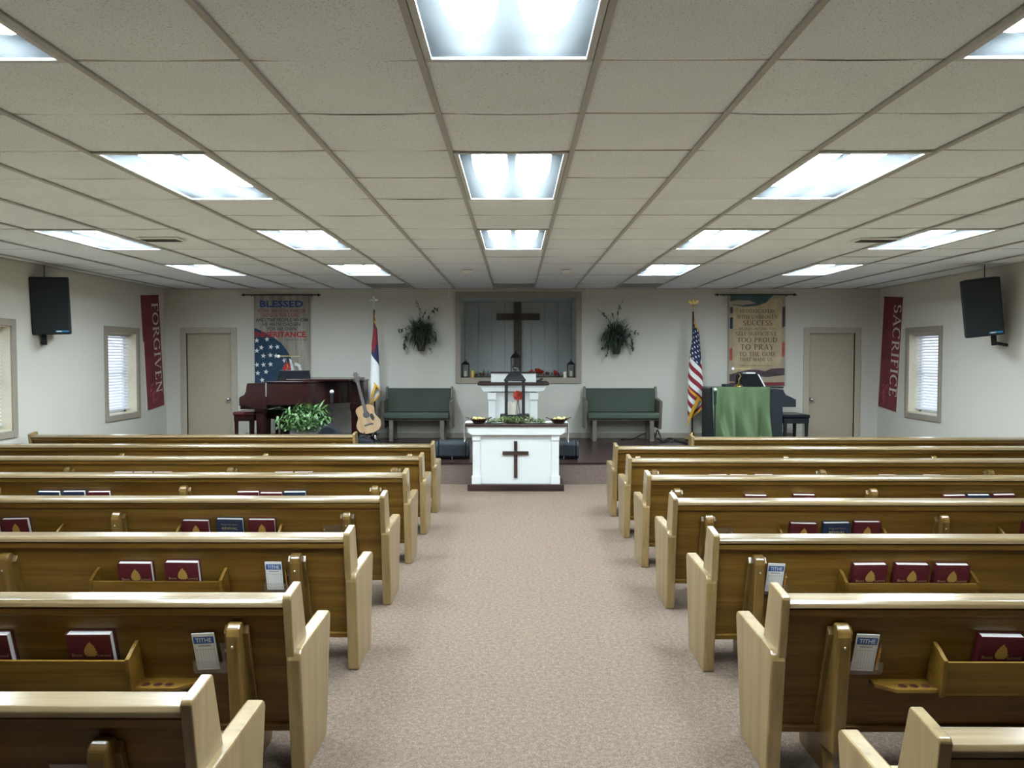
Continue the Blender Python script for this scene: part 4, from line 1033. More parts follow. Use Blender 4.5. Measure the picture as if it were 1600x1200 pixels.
# --- hung loudspeakers
def hung_speaker(cx_, cy_, X, Y, yaw, roll, pitch, label, s):
    p = at(cx_, cy_, Y)
    t = thing('wall_speaker', label, 'speaker', p)
    t.rotation_euler = (Matrix.Rotation(yaw, 3, 'Z') @ Matrix.Rotation(pitch, 3, 'X') @ Matrix.Rotation(roll, 3, 'Y')).to_euler()
    w, h, d = 0.212, 0.355, 0.40
    cab = MB().prism([(-w, 0), (w, 0), (w, 0.10), (w * 0.62, d), (-w * 0.62, d), (-w, 0.10)], 'z', -h, h)
    cab.obj('cabinet', 'black_plastic', t, bevel=0.015)
    MB().box(-w + 0.012, w - 0.012, -0.012, 0.001, -h + 0.012, h - 0.012).obj('grille', 'black_plastic', t, bevel=0.008)
    b = MB().box(0.045, 0.19, -0.0155, -0.011, -h + 0.030, -h + 0.052).obj('badge', 'blue_label', t)
    MB().box(0.06, 0.115, -0.018, -0.015, -h + 0.035, -h + 0.047).obj('badge_text', 'paper', b)
    MB().lathe([(0.010, -0.018), (0.010, -0.014)], (0.165, 0, 0), 12).obj('badge_mark', 'paper', b, loc=(0, 0, 0)).hide_render = False
    # cable and bracket arm, in world space relative to the speaker
    M = t.rotation_euler.to_matrix().transposed()
    anchor = Vector((X - p.x, 0.25, -0.42)); top = Vector((s * -0.02, 0.16, CEIL - p.z - 0.01))
    a0 = Vector((s * 0.06, 0.16, h - 0.02)); aw = t.rotation_euler.to_matrix() @ a0; top = Vector((aw.x, aw.y, CEIL - p.z - 0.01))
    MB().tube([a0, M @ Vector((top.x, top.y, top.z))], 0.006, 6).obj('hanging_cable', 'black_metal', t)
    q0 = Vector((s * 0.10, 0.14, -h + 0.01)); q1 = Vector((s * 0.10, 0.14, -h - 0.13))
    MB().box(q1.x - 0.03, q1.x + 0.03, 0.11, 0.17, -h - 0.13, -h + 0.005).obj('bracket', 'black_metal', t, bevel=0.004)
    MB().tube([q1 + Vector((0, 0, 0.03)), M @ Vector((X - p.x, 0.14, -h - 0.10))], 0.02, 8).obj('bracket_arm', 'black_metal', t)
    return t
hung_speaker(78, 478, XL, 9.75, R(24), R(-1.5), R(4), 'black loudspeaker hung high on the forgiven banner wall', -1)
hung_speaker(1535, 481, XR, 9.75, R(-26), R(-6), R(6), 'black loudspeaker hung tilted on the sacrifice banner wall', 1)

# --- wall baskets
def wall_plant(px, py, label, seed, mirror=1):
    r2 = random.Random(seed)
    Yp = YB - 0.13
    t = thing('wall_plant', label, 'plant', at(px, py, Yp))
    pot = MB()
    prof = [(0.055, -0.37), (0.065, -0.33), (0.09, -0.2), (0.125, -0.05), (0.13, -0.04)]
    pot.lathe(prof, (0, 0.0, 0), 16); pot.obj('pot', 'pot_dark', t, smooth=False)
    fo = MB()
    for i in range(820):
        a = r2.uniform(0, 2 * PI); el = r2.uniform(-0.35, 1.4)
        d = Vector((math.cos(a) * math.cos(el), math.sin(a) * math.cos(el) * 0.55 - 0.12, math.sin(el)))
        p0 = Vector((r2.uniform(-0.14, 0.14), r2.uniform(-0.09, 0.05), r2.uniform(-0.18, 0.06)))
        L = r2.uniform(0.14, 0.30); fo.blade(p0, d, L, r2.uniform(0.009, 0.018), r2.uniform(0.6, 2.2), 4)
    fo.v = [(v[0], min(v[1], 0.12), v[2]) for v in fo.v]
    fo.obj('foliage', 'leaf_dark', t, normals=False)
    st = MB(); lf = MB()
    def spray(pts, n, sz):
        pts = [Vector((p[0] * mirror, p[1], p[2])) for p in pts]
        st.tube(pts, 0.003, 5)
        for i in range(n):
            k = r2.uniform(0.35, 1.0) * (len(pts) - 1); a = int(min(k, len(pts) - 2)); f = k - a
            q = pts[a].lerp(pts[a + 1], f)
            d = Vector((r2.uniform(-1, 1), r2.uniform(-0.5, 0.2), r2.uniform(-1, 0.6)))
            lf.blade(q, d, sz * r2.uniform(0.7, 1.3), sz * 0.55, 0.4, 3)
    spray([(0, -0.02, 0), (-0.02, -0.03, 0.28), (-0.04, -0.03, 0.40), (-0.09, -0.04, 0.50)], 14, 0.06)
    spray([(0.03, -0.02, 0), (0.12, -0.03, 0.2), (0.22, -0.05, 0.32), (0.32, -0.06, 0.36)], 16, 0.06)
    spray([(0.0, -0.02, 0), (0.05, -0.03, 0.25), (0.09, -0.03, 0.33)], 8, 0.05)
    spray([(-0.05, -0.06, 0), (-0.18, -0.08, 0.06), (-0.28, -0.08, 0.0), (-0.38, -0.08, -0.02)], 18, 0.06)
    spray([(-0.05, -0.08, 0), (-0.2, -0.1, 0.0), (-0.25, -0.1, -0.15), (-0.27, -0.1, -0.30)], 40, 0.075)
    spray([(0.05, -0.08, 0), (0.15, -0.1, -0.08), (0.13, -0.1, -0.25), (0.19, -0.1, -0.42)], 26, 0.05)
    spray([(0.05, -0.08, 0), (0.2, -0.1, 0.02), (0.26, -0.1, -0.12), (0.24, -0.1, -0.26)], 30, 0.06)
    st.obj('stems', 'stem_brown', t); lf.v = [(v[0], min(v[1], 0.125), v[2]) for v in lf.v]; lf.obj('trailing_leaves', 'leaf_green', t, normals=False)
wall_plant(658, 514, 'trailing green plant in dark wall basket on the christian flag side of the alcove', 3, 1)
wall_plant(963, 519, 'trailing green plant in dark wall basket on the american flag side of the alcove', 8, -1)

# ================================================================ in the alcove
Yx = YB + AD - 0.045
t = thing('wall_cross', 'large brown wooden cross hung in the panelled alcove', 'cross', (pxX(809, Yx), Yx, SILL + 0.02))
cxz = [pxZ(y, Yx) - SILL - 0.02 for y in (468, 490, 500)]
hb = (pxX(815, Yx) - pxX(803.5, Yx)) / 2
MB().box(-hb, hb, -0.03, 0.03, 0.0, cxz[0]).obj('upright_beam', 'cross_wood', t, bevel=0.006)
MB().box(pxX(776, Yx) - pxX(809, Yx), pxX(843, Yx) - pxX(809, Yx), -0.036, 0.026, cxz[2], cxz[1]).obj('cross_beam', 'cross_wood', t, bevel=0.006)

def lantern(name, label, loc, w, h, base=1.0, candle=True, rot=0.0, ring=True, post=0.09):
    t = thing(name, label, 'lantern', loc, (0, 0, rot))
    hw = w / 2; e = w * post; bh = h * 0.05; hb = h * 0.70
    MB().box(-hw * base, hw * base, -hw * base, hw * base, 0, bh).obj('base', 'black_metal', t, bevel=0.003)
    for sx in (-1, 1):
        for sy in (-1, 1):
            MB().box(sx * hw - (e if sx > 0 else 0), sx * hw + (0 if sx > 0 else e), sy * hw - (e if sy > 0 else 0), sy * hw + (0 if sy > 0 else e), bh, hb).obj('post', 'black_metal', t)
    for i, (a, b, c, d) in enumerate(((-hw + e, hw - e, -hw + e * 0.3, -hw + e * 0.5), (-hw + e, hw - e, hw - e * 0.5, hw - e * 0.3), (-hw + e * 0.3, -hw + e * 0.5, -hw + e, hw - e), (hw - e * 0.5, hw - e * 0.3, -hw + e, hw - e))):
        MB().box(a, b, c, d, bh, hb).obj('pane', 'clear_glass', t)
    MB().box(-hw * 1.08, hw * 1.08, -hw * 1.08, hw * 1.08, hb, hb + h * 0.03).obj('top_plate', 'black_metal', t, bevel=0.003)
    n = 6; prof = []
    for i in range(n + 1):
        u = i / n; prof.append((hw * (0.34 + 0.70 * (1 - u) ** 0.7), hb + h * 0.03 + h * 0.13 * u))
    r = MB(); q = []
    for rr, z in prof:
        k = rr / 1.4142 * 1.0 if False else min(rr, hw * 1.05)
        q.append((k, z))
    vs = []
    for k, z in q: vs += [(-k, -k, z), (k, -k, z), (k, k, z), (-k, k, z)]
    fs = [(4 * i + a, 4 * i + (a + 1) % 4, 4 * i + 4 + (a + 1) % 4, 4 * i + 4 + a) for i in range(len(q) - 1) for a in range(4)]
    fs += [(0, 1, 2, 3), tuple(len(vs) - 4 + i for i in range(4))]
    r.add(vs, fs).obj('roof', 'black_metal', t)
    zt = q[-1][1]
    cp = MB().lathe([(hw * 0.36, zt), (hw * 0.30, zt + h * 0.03), (hw * 0.12, zt + h * 0.045)], (0, 0, 0), 12)
    cp.obj('chimney_cap', 'black_metal', t)
    if ring:
        zc = zt + h * 0.045 + hw * 0.2
        pts = [(hw * 0.22 * math.cos(2 * PI * i / 14), 0, zc + hw * 0.22 * math.sin(2 * PI * i / 14)) for i in range(15)]
        MB().tube(pts, hw * 0.045 + 0.001, 6).obj('ring_handle', 'black_metal', t)
    if candle:
        c = MB().lathe([(hw * 0.42, bh), (hw * 0.42, h * 0.36), (hw * 0.3, h * 0.355)], (0, 0, 0), 16).obj('candle', 'candle_white', t)
    return t
Ys = YB + 0.09
lantern('lantern', 'small black candle lantern on the alcove sill, christian flag side', (pxX(727.5, Ys), Ys, SILL + 0.001), 0.125, 0.31, 1.05)
lantern('lantern', 'small black candle lantern on the alcove sill, american flag side', (pxX(892, Ys), Ys, SILL + 0.001), 0.125, 0.31, 1.05)
lantern('lantern', 'mid-sized black lantern on the alcove sill behind the pulpit', (pxX(805.5, Ys), Ys + 0.02, SILL + 0.001), 0.165, 0.47, 1.05)
for x, mt, hh, lb in ((738.5, 'candle_yellow', 0.12, 'yellow pillar candle on the alcove sill'), (882.5, 'candle_white', 0.10, 'cream pillar candle on the alcove sill')):
    t = thing('pillar_candle', lb, 'candle', (pxX(x, Ys), Ys, SILL))
    MB().lathe([(0.03, 0), (0.03, hh), (0.022, hh - 0.004)], (0, 0, 0), 14).obj('wax', mt, t)
    MB().tube([(0, 0, hh - 0.004), (0.002, 0, hh + 0.012)], 0.002, 5).obj('wick', 'pot_dark', t)
def garland(name, label, cat, loc, length, wid, hgt, leaf, n, seed, blooms=(), petal=0.05, flat=0.6, L=(0.05, 0.11)):
    r2 = random.Random(seed)
    t = thing(name, label, cat, loc)
    MB().tube([(-length / 2, 0, 0.012), (-length / 4, 0.005, 0.016), (0, -0.005, 0.016), (length / 4, 0.005, 0.016), (length / 2, 0, 0.012)], 0.008, 6).obj('vine', 'stem_brown', t)
    fo = MB()
    for i in range(n):
        u = r2.uniform(-1, 1); a = r2.uniform(0, 2 * PI); el = r2.uniform(0.0, 1.2)
        d = Vector((math.cos(a) * math.cos(el), math.sin(a) * math.cos(el) * flat, math.sin(el)))
        p0 = Vector((u * length / 2, r2.uniform(-wid, wid) * 0.5, 0.01 + r2.random() * hgt * (1 - u * u * 0.7)))
        fo.blade(p0, d, r2.uniform(*L), 0.014, 1.0, 3)
    fo.v = [(v[0], v[1], max(v[2], 0.003)) for v in fo.v]
    fo.obj('leaves', leaf, t, normals=False)
    for (x, z, rad, mt) in blooms:
        b = MB()
        for i in range(34):
            a = r2.uniform(0, 2 * PI); el = r2.uniform(-0.2, 1.5)
            d = Vector((math.cos(a) * math.cos(el), math.sin(a) * math.cos(el) * 0.8, math.sin(el)))
            b.blade((x, 0, z), d, rad, rad * 0.6, 0.2, 3)
        b.v = [(v[0], v[1], max(v[2], 0.003)) for v in b.v]
        b.obj('flower', mt, t, normals=False)
    return t
g0, g1 = pxX(741, Ys), pxX(766, Ys)
garland('autumn_garland', 'autumn leaf garland on the alcove sill beside the yellow candle', 'garland', ((g0 + g1) / 2, Ys, SILL), g1 - g0, 0.08, 0.07, 'leaf_dark', 110, 21,
        [(-0.03, 0.04, 0.045, 'flower_rust'), (0.02, 0.04, 0.05, 'flower_rust'), (-0.1, 0.03, 0.04, 'flower_rust')])
g0, g1 = pxX(818, Ys), pxX(879, Ys); gm = (g0 + g1) / 2
garland('autumn_garland', 'red flower garland on the alcove sill beside the cream candle', 'garland', (gm, Ys, SILL), g1 - g0, 0.08, 0.06, 'leaf_dark', 170, 22,
        [(pxX(831, Ys) - gm, 0.06, 0.085, 'flower_red'), (pxX(840, Ys) - gm, 0.07, 0.10, 'flower_red'), (pxX(846, Ys) - gm, 0.06, 0.08, 'flower_red'), (pxX(855, Ys) - gm, 0.05, 0.06, 'flower_rust'), (pxX(867, Ys) - gm, 0.06, 0.075, 'flower_red'), (pxX(872, Ys) - gm, 0.04, 0.05, 'flower_rust')])

# ================================================================ pulpit and communion table
Yp = 11.55
pc = (pxX(746, Yp) + pxX(858, Yp)) / 2
t = thing('pulpit', 'white panelled pulpit with dark wood top on the stage', 'pulpit', (pc, Yp, STZ))
def plx(x): return pxX(x, Yp) - pc
def plz(y): return pxZ(y, Yp) - STZ
ztop = plz(597.5)
MB().box(plx(746), plx(858), 0, 0.62, plz(602), ztop).obj('top_slab', 'dark_walnut', t, bevel=0.008)
MB().prism([(plx(749), plz(602)), (plx(755), plz(612)), (plx(849), plz(612)), (plx(855), plz(602))], 'y', 0.03, 0.59).obj('cornice', 'white_paint', t, bevel=0.004)
MB().box(plx(764), plx(839), 0.09, 0.55, 0.10, plz(612)).obj('body', 'white_paint', t)
for a, b in ((763, 774), (829, 840)):
    pl = MB().box(plx(a), plx(b), 0.055, 0.10, 0.10, plz(614)).obj('pilaster', 'white_paint', t, bevel=0.003)
    MB().box(plx(a) - 0.012, plx(b) + 0.012, 0.04, 0.10, plz(625), plz(614)).obj('pilaster_cap', 'white_paint', pl, bevel=0.003)
    MB().box(plx(a) - 0.012, plx(b) + 0.012, 0.04, 0.10, 0.10, 0.24).obj('pilaster_base', 'white_paint', pl, bevel=0.003)
MB().box(plx(757), plx(846), 0.02, 0.60, 0, 0.10).obj('plinth', 'dark_walnut', t, bevel=0.005)
MB().prism([(0.10, ztop), (0.10, plz(583.5)), (0.50, plz(583.5) - 0.10), (0.50, ztop)], 'x', plx(767), plx(838)).obj('book_rest', 'white_paint', t, bevel=0.003)
MB().prism([(0.085, plz(583.5) + 0.002), (0.085, plz(581)), (0.50, plz(581) - 0.10), (0.50, plz(583.5) - 0.098)], 'x', plx(766), plx(839)).obj('rest_board', 'dark_walnut', t, bevel=0.003)
tm = thing('table_microphone', 'small black microphone base lying on the pulpit top', 'microphone', (pxX(843, Yp), Yp + 0.2, STZ + ztop))
MB().lathe([(0.055, 0), (0.055, 0.015), (0.03, 0.028)], (0, 0, 0), 16).obj('base', 'black_plastic', tm)
MB().tube([(0, 0, 0.02), (0.03, 0, 0.045), (0.06, 0.0, 0.045)], 0.012, 8).obj('capsule', 'black_plastic', tm)

Yt = 9.76
tc = pxX(806.5, Yt)
t = thing('communion_table', 'white communion table with dark cross and walnut top before the stage', 'table', (tc, Yt, 0))
def tx(x): return pxX(x, Yt) - tc
def tz(y): return pxZ(y, Yt)
TD = 0.49
MB().box(tx(730), tx(882), 0, TD, 0, tz(757)).obj('plinth', 'dark_walnut', t, bevel=0.006)
MB().box(tx(738), tx(874), 0.07, TD - 0.04, tz(757), tz(678)).obj('body', 'white_paint', t)
for a, b in ((738, 749.5), (862.5, 874)):
    pl = MB().box(tx(a), tx(b), 0.05, 0.075, tz(757), tz(679)).obj('pilaster', 'white_paint', t, bevel=0.003)
    MB().box(tx(a) - 0.006, tx(b) + 0.006, 0.036, 0.075, tz(689), tz(679)).obj('pilaster_cap', 'white_paint', pl, bevel=0.003)
    MB().box(tx(a) - 0.012, tx(b) + 0.012, 0.030, 0.075, tz(757), tz(744.5)).obj('pilaster_base', 'white_paint', pl, bevel=0.003)
MB().prism([(tx(737), tz(680)), (tx(731), tz(676)), (tx(730), tz(666.5)), (tx(884), tz(666.5)), (tx(883), tz(676)), (tx(876), tz(680))], 'y', 0.01, TD - 0.01).obj('apron', 'white_paint', t, bevel=0.003)
ttop = tz(662.5)
MB().box(tx(726.5), tx(887.5), -0.015, TD + 0.01, tz(666.5), ttop).obj('top_slab', 'dark_walnut', t, bevel=0.006)
cr = MB().box(tx(803), tx(808.5), 0.045, 0.07, tz(747.5), tz(690)).obj('cross_upright', 'dark_walnut', t, bevel=0.002)
MB().box(tx(785), tx(826), 0.043, 0.069, tz(711.5), tz(706)).obj('cross_bar', 'dark_walnut', t, bevel=0.002)
# runner
rn = MB(); pts = []
xa, xb = tx(725.5) - 0.008, tx(888.5) + 0.008
prof = [(xa, tz(692)), (xa - 0.004, tz(678)), (xa, ttop - 0.004), (xa + 0.006, ttop + 0.003), (0, ttop + 0.003), (xb - 0.006, ttop + 0.003), (xb, ttop - 0.004), (xb + 0.004, tz(678)), (xb, tz(692))]
vs = []
for x, z in prof: vs += [(x, 0.12, z), (x, 0.42, z)]
rn.add(vs, [(2 * i, 2 * i + 1, 2 * i + 3, 2 * i + 2) for i in range(len(prof) - 1)])
r0 = thing('table_runner', 'white cloth runner hanging over both ends of the communion table', 'runner', (tc, Yt, 0))
ro = rn.obj('cloth', 'paper', r0, normals=False)
sol = ro.modifiers.new('solid', 'SOLIDIFY'); sol.thickness = 0.003; sol.offset = 1
hm = MB().box(xa - 0.004, xa + 0.004, 0.118, 0.422, tz(692) - 0.004, tz(690)).box(xb - 0.004, xb + 0.004, 0.118, 0.422, tz(692) - 0.004, tz(690))
hm.obj('hem', 'paper', r0)
TT = ttop + 0.0065
# big lantern with candle and red flower
lt = lantern('lantern', 'tall black lantern with red flower on the communion table', (pxX(804.5, Yt + 0.27), Yt + 0.27, TT), 0.255, 0.74, 1.0, candle=False, post=0.15)
for ch in list(lt.children): pass
MB().box(-0.185, 0.185, -0.11, 0.11, 0.045, 0.095).obj('base_bar', 'black_metal', lt, bevel=0.003)
cdl = thing('pillar_candle', 'thick white candle inside the tall lantern', 'candle', (pxX(803, Yt + 0.27) - 0.02, Yt + 0.27, TT + 0.0435))
MB().lathe([(0.062, 0), (0.062, 0.20), (0.05, 0.195)], (0, 0, 0), 18).obj('wax', 'candle_white', cdl)
MB().tube([(0, 0, 0.195), (0.003, 0, 0.215)], 0.003, 5).obj('wick', 'pot_dark', cdl)
fl = thing('silk_flower', 'red silk flower on twig stems inside the tall lantern', 'flower', (pxX(809, Yt + 0.2), Yt + 0.185, TT + 0.0435))
r2 = random.Random(5); b = MB()
for i in range(60):
    a = r2.uniform(0, 2 * PI); el = r2.uniform(-1.3, 1.3)
    b.blade((0, 0, 0.29), (math.cos(a) * math.cos(el), -abs(math.sin(a) * math.cos(el)) * 0.15, math.sin(el)), r2.uniform(0.055, 0.08), 0.032, 0.1, 3, Vector((math.sin(el), 0.4, -math.cos(a))))
b.obj('petals', 'flower_red', fl, normals=False)
b = MB()
for q in (-0.03, 0.0, 0.03, 0.045): b.tube([(q, 0, 0), (q * 0.4, 0.0, 0.15), (0, 0.005, 0.28)], 0.003, 5)
b.obj('stems', 'stem_brown', fl)
garland('table_garland', 'green leafy garland along the communion table top', 'garland', (pxX(806, Yt + 0.1), Yt + 0.085, TT), 0.72, 0.10, 0.055, 'garland_green', 620, 31, flat=0.8, L=(0.04, 0.085))
for x, lb in ((748, 'brown tray of pale wafers on the communion table, grand piano end'), (873, 'brown tray of pale wafers on the communion table, digital piano end')):
    tr = thing('offering_tray', lb, 'tray', (pxX(x, Yt + 0.13), Yt + 0.13, TT))
    MB().lathe([(0.07, 0), (0.10, 0.03), (0.125, 0.05), (0.118, 0.05), (0.095, 0.032), (0.065, 0.008)], (0, 0, 0), 22).obj('bowl', 'tray_brown', tr)
    for q in (-1, 1):
        MB().tube([(q * 0.115, 0.02, 0.047), (q * 0.15, 0.03, 0.062), (q * 0.165, 0.03, 0.060)], [0.010, 0.008, 0.005], 6).obj('handle', 'tray_brown', tr)
    wf = MB(); r2 = random.Random(int(x))
    for i in range(26):
        a = r2.uniform(0, 2 * PI); rr = r2.uniform(0, 0.075)
        wf.ball((rr * math.cos(a), rr * math.sin(a), 0.043 + r2.uniform(0, 0.02)), r2.uniform(0.013, 0.02), 7, 0.7)
    o = wf.obj('wafers', 'wafer_yellow', tr); o['kind'] = 'stuff'

# ================================================================ stage furniture
def clergy_bench(x0p, x1p, label, Y=12.80):
    x0, x1 = pxX(x0p, Y), pxX(x1p, Y); L = x1 - x0; 
    t = thing('upholstered_bench', label, 'bench', ((x0 + x1) / 2, Y, STZ), group='green upholstered benches')
    h = L / 2
    zt = pxZ(606, Y + 0.5) - STZ
    # local y: 0 = seat front, 0.56 = back
    arm = [(0.10, 0.20), (0.02, 0.64), (0.06, 0.665), (0.50, 0.70), (0.53, 0.20)]
    tall = [(0.40, 0.62), (0.45, zt + 0.02), (0.53, zt + 0.025), (0.54, 0.62)]
    for q in (-1, 1):
        a, b = sorted((q * h, q * (h - 0.05)))
        MB().prism(arm, 'x', a, b).obj('arm_panel', 'bench_wood', t, bevel=0.008)
        a, b = sorted((q * (h - 0.02), q * (h - 0.055)))
        MB().prism(tall, 'x', a, b).obj('end_post', 'bench_wood', t, bevel=0.005)
        a, b = sorted((q * (h - 0.13), q * (h - 0.20)))
        MB().box(a, b, 0.05, 0.13, 0, 0.345).obj('leg', 'bench_wood', t, bevel=0.006)
        MB().box(a, b, 0.40, 0.48, 0, 0.345).obj('leg', 'bench_wood', t, bevel=0.006)
    MB().prism([(0.06, 0.345), (0.06, 0.375), (0.48, 0.36), (0.48, 0.33)], 'x', -h + 0.05, h - 0.05).obj('seat_frame', 'bench_wood', t)
    MB().prism([(0.00, 0.38), (0.0, 0.455), (0.03, 0.475), (0.45, 0.45), (0.46, 0.365), (0.02, 0.37)], 'x', -h + 0.052, h - 0.052).obj('seat_cushion', 'green_fabric', t, bevel=0.015)
    MB().prism([(0.40, 0.46), (0.425, zt - 0.02), (0.455, zt), (0.50, zt - 0.01), (0.49, 0.42)], 'x', -h + 0.055, h - 0.055).obj('back_cushion', 'green_fabric', t, bevel=0.012)
    MB().box(-h + 0.055, h - 0.055, 0.50, 0.53, 0.40, zt - 0.01).obj('back_board', 'bench_wood', t)
clergy_bench(594, 706, 'green upholstered bench beside the christian flag and guitar')
clergy_bench(914, 1036, 'green upholstered bench beside the american flag')

def monitor(x0p, x1p, label, Y=10.62, rz=0.0):
    x0, x1 = pxX(x0p, Y), pxX(x1p, Y); h = (x1 - x0) / 2
    t = thing('floor_monitor', label, 'speaker', ((x0 + x1) / 2, Y, STZ), (0, 0, rz))
    prof = [(0.03, 0.012), (-0.01, 0.05), (0.0, 0.20), (0.03, 0.245), (0.10, 0.262), (0.33, 0.09), (0.34, 0.012)]
    MB().prism(prof, 'x', -h + 0.045, h - 0.045).obj('cabinet', 'black_plastic', t, bevel=0.014)
    for q in (-1, 1):
        a, b = sorted((q * h, q * (h - 0.044)))
        pr = [(0.17 + (y - 0.17) * 0.97, 0.012 + (z - 0.012) * 0.95) for y, z in prof]
        MB().prism(pr, 'x', a, b).obj('end_cap', 'black_plastic', t, bevel=0.016)
        MB().box(q * (h - 0.07) - 0.015, q * (h - 0.07) + 0.015, 0.05, 0.28, 0, 0.014).obj('rubber_foot', 'black_metal', t)
    for q in (-0.12, 0.02, 0.13):
        MB().box(q - 0.006, q + 0.006, -0.014, 0.0, 0.12, 0.16).obj('control_slot', 'black_metal', t)
    MB().tube([(-0.0, -0.006, 0.05), (0, -0.03, 0.045), (0, -0.032, 0.01)], 0.008, 6).obj('plug', 'chrome', t)
monitor(680, 733, 'black wedge stage monitor beside the communion table, grand piano side')
monitor(857, 905, 'black wedge stage monitor beside the communion table, digital piano side')

# ---------------------------------------------------------------- grand piano
PY = 11.72
px0 = pxX(373, PY); 
t = thing('grand_piano', 'polished mahogany baby grand piano with closed lid', 'piano', (px0, PY, STZ))
def gx(x, Y=PY): return pxX(x, Y) - px0
def gz(y, Y=PY): return pxZ(y, Y) - STZ
zb, zt = gz(633), gz(596)
LEN = 1.72; WID = 1.42
outline = []
kx = gx(416)
outline += [(kx, 0.0), (0.95, 0.0)]
for i in range(1, 13):
    u = i / 12; outline.append((0.95 + (LEN - 0.12 - 0.95) * u, 0.62 * (3 * u * u - 2 * u ** 3)))
for i in range(1, 10):
    a = -PI / 2 + PI * 0.5 * i / 9 * 2 * 0.5; outline.append((LEN - 0.12 + 0.12 * math.cos(-PI / 2 + PI / 2 * i / 9), 0.74 + 0.12 * math.sin(-PI / 2 + PI / 2 * i / 9)))
for i in range(1, 9):
    a = PI / 2 * i / 8; outline.append((LEN - 0.35 + 0.35 * math.cos(a), WID - 0.35 + 0.35 * math.sin(a)))
outline += [(kx, WID)]
MB().prism(outline, 'z', zb, zt - 0.022).obj('case', 'mahogany', t, bevel=0.006)
lid = [(kx + 0.0, -0.02)] + [(x + (0.015 if x > 0.9 else 0), y - 0.015) for x, y in outline[1:-1]] + [(kx, WID + 0.02)]
MB().prism(lid, 'z', zt - 0.020, zt).obj('lid', 'mahogany', t, bevel=0.004)
MB().box(gx(443), gx(543), 0.12, 1.35, zt + 0.001, zt + 0.03).obj('folded_lid', 'mahogany', t, bevel=0.004)
# cheeks and keyboard
chk = [(0.0, gz(634)), (0.0, gz(622)), (0.03, gz(619.5)), (0.08, gz(617)), (0.105, gz(611)), (0.115, gz(603)), (0.125, gz(599)), (kx + 0.001, gz(598)), (kx + 0.001, gz(640)), (gx(395), gz(640)), (0.1, gz(635.5))]
MB().prism(chk, 'y', -0.002, 0.055).obj('cheek', 'mahogany', t, bevel=0.006)
MB().prism(chk, 'y', WID - 0.055, WID + 0.002).obj('cheek', 'mahogany', t, bevel=0.006)
MB().box(0.0, kx, 0.056, WID - 0.056, gz(640), gz(630)).obj('key_bed', 'mahogany', t, bevel=0.004)
kb = MB().box(0.03, 0.19, 0.08, WID - 0.08, gz(630), gz(630) + 0.022).obj('white_keys', 'paper', t)
bkm = MB().box(0.085, 0.19, -0.006, 0.006, gz(630) + 0.023, gz(630) + 0.036).mesh('black_key', 'black_gloss')
for o_ in range(7):
    for q in (0, 1, 3, 4, 5):
        link('black_key', bkm, kb, (0, 0.11 + o_ * 0.165 + q * 0.0236, 0))
MB().prism([(0.19, gz(630)), (0.19, gz(604)), (0.22, gz(600)), (kx, gz(600)), (kx, gz(630))], 'y', 0.056, WID - 0.056).obj('fallboard', 'mahogany', t)
# hinge strip
MB().box(kx - 0.012, kx + 0.006, -0.006, 0.0, gz(620), gz(598)).obj('side_hinge', 'chrome', t)
# music desk
MB().prism([(gx(433, 12.2), zt + 0.001), (gx(438, 12.2), gz(578.5, 12.2)), (gx(484, 12.2), gz(578.5, 12.2)), (gx(486, 12.2), zt + 0.001)], 'y', 0.45, 0.49).obj('music_desk', 'black_gloss', t, bevel=0.004)
# legs
def leg(x, y):
    l = MB()
    pr = [(0.075, zb + 0.0), (0.075, zb - 0.10), (0.06, zb - 0.13), (0.055, 0.16), (0.042, 0.075)]
    vs = []
    for k, z in pr: vs += [(x - k, y - k, z), (x + k, y - k, z), (x + k, y + k, z), (x - k, y + k, z)]
    fs = [(4 * i + a, 4 * i + (a + 1) % 4, 4 * i + 4 + (a + 1) % 4, 4 * i + 4 + a) for i in range(len(pr) - 1) for a in range(4)] + [(0, 1, 2, 3), tuple(len(vs) - 4 + i for i in range(4))]
    lo = l.add(vs, fs).obj('leg', 'mahogany', t, bevel=0.005)
    MB().tube([(x - 0.012, y, 0.03), (x + 0.012, y, 0.03)], 0.03, 12).tube([(x, y, 0.03), (x, y, 0.08)], 0.012, 8).obj('caster', 'brass', lo)
leg(gx(404), 0.11); leg(gx(404) + 0.03, WID - 0.12); leg(gx(543), 0.58)
MB().tube([(0.62, 0.62, zb), (0.55, 0.66, 0.12)], 0.02, 8).tube([(0.62, 0.80, zb), (0.55, 0.76, 0.12)], 0.02, 8).box(0.46, 0.60, 0.62, 0.80, 0.05, 0.12).obj('pedal_lyre', 'mahogany', t)
for q in (0.66, 0.71, 0.76): MB().box(0.36, 0.47, q - 0.012, q + 0.012, 0.07, 0.08).obj('pedal', 'brass', t)

def piano_lamp(p, label, s, hz, span):
    t = thing('piano_lamp', label, 'lamp', p)
    MB().lathe([(0.075, 0), (0.075, 0.012), (0.05, 0.03), (0.02, 0.045), (0.012, 0.06)], (0, 0, 0), 20).obj('base', 'brass', t, smooth=True)
    MB().tube([(0, 0, 0.05), (0, 0, 0.12), (s * 0.03, 0, 0.17), (s * -0.02, 0, hz - 0.05), (s * 0.02, 0, hz)], 0.008, 8).obj('stem', 'brass', t, smooth=True)
    c = MB().prism([(-0.028, -0.006), (-0.02, 0.008), (0, 0.014), (0.02, 0.008), (0.028, -0.006), (0.022, -0.006), (0, 0.008), (-0.022, -0.006)], 'x', -span * 0.3, span * 0.7)
    c.v = [(v[0] * s, v[1], v[2] + hz) for v in c.v]
    c.obj('shade', 'aged_brass', t)
    MB().ball((s * -span * 0.36, 0, hz), 0.024, 10).obj('end_knob', 'paper', t, smooth=True)
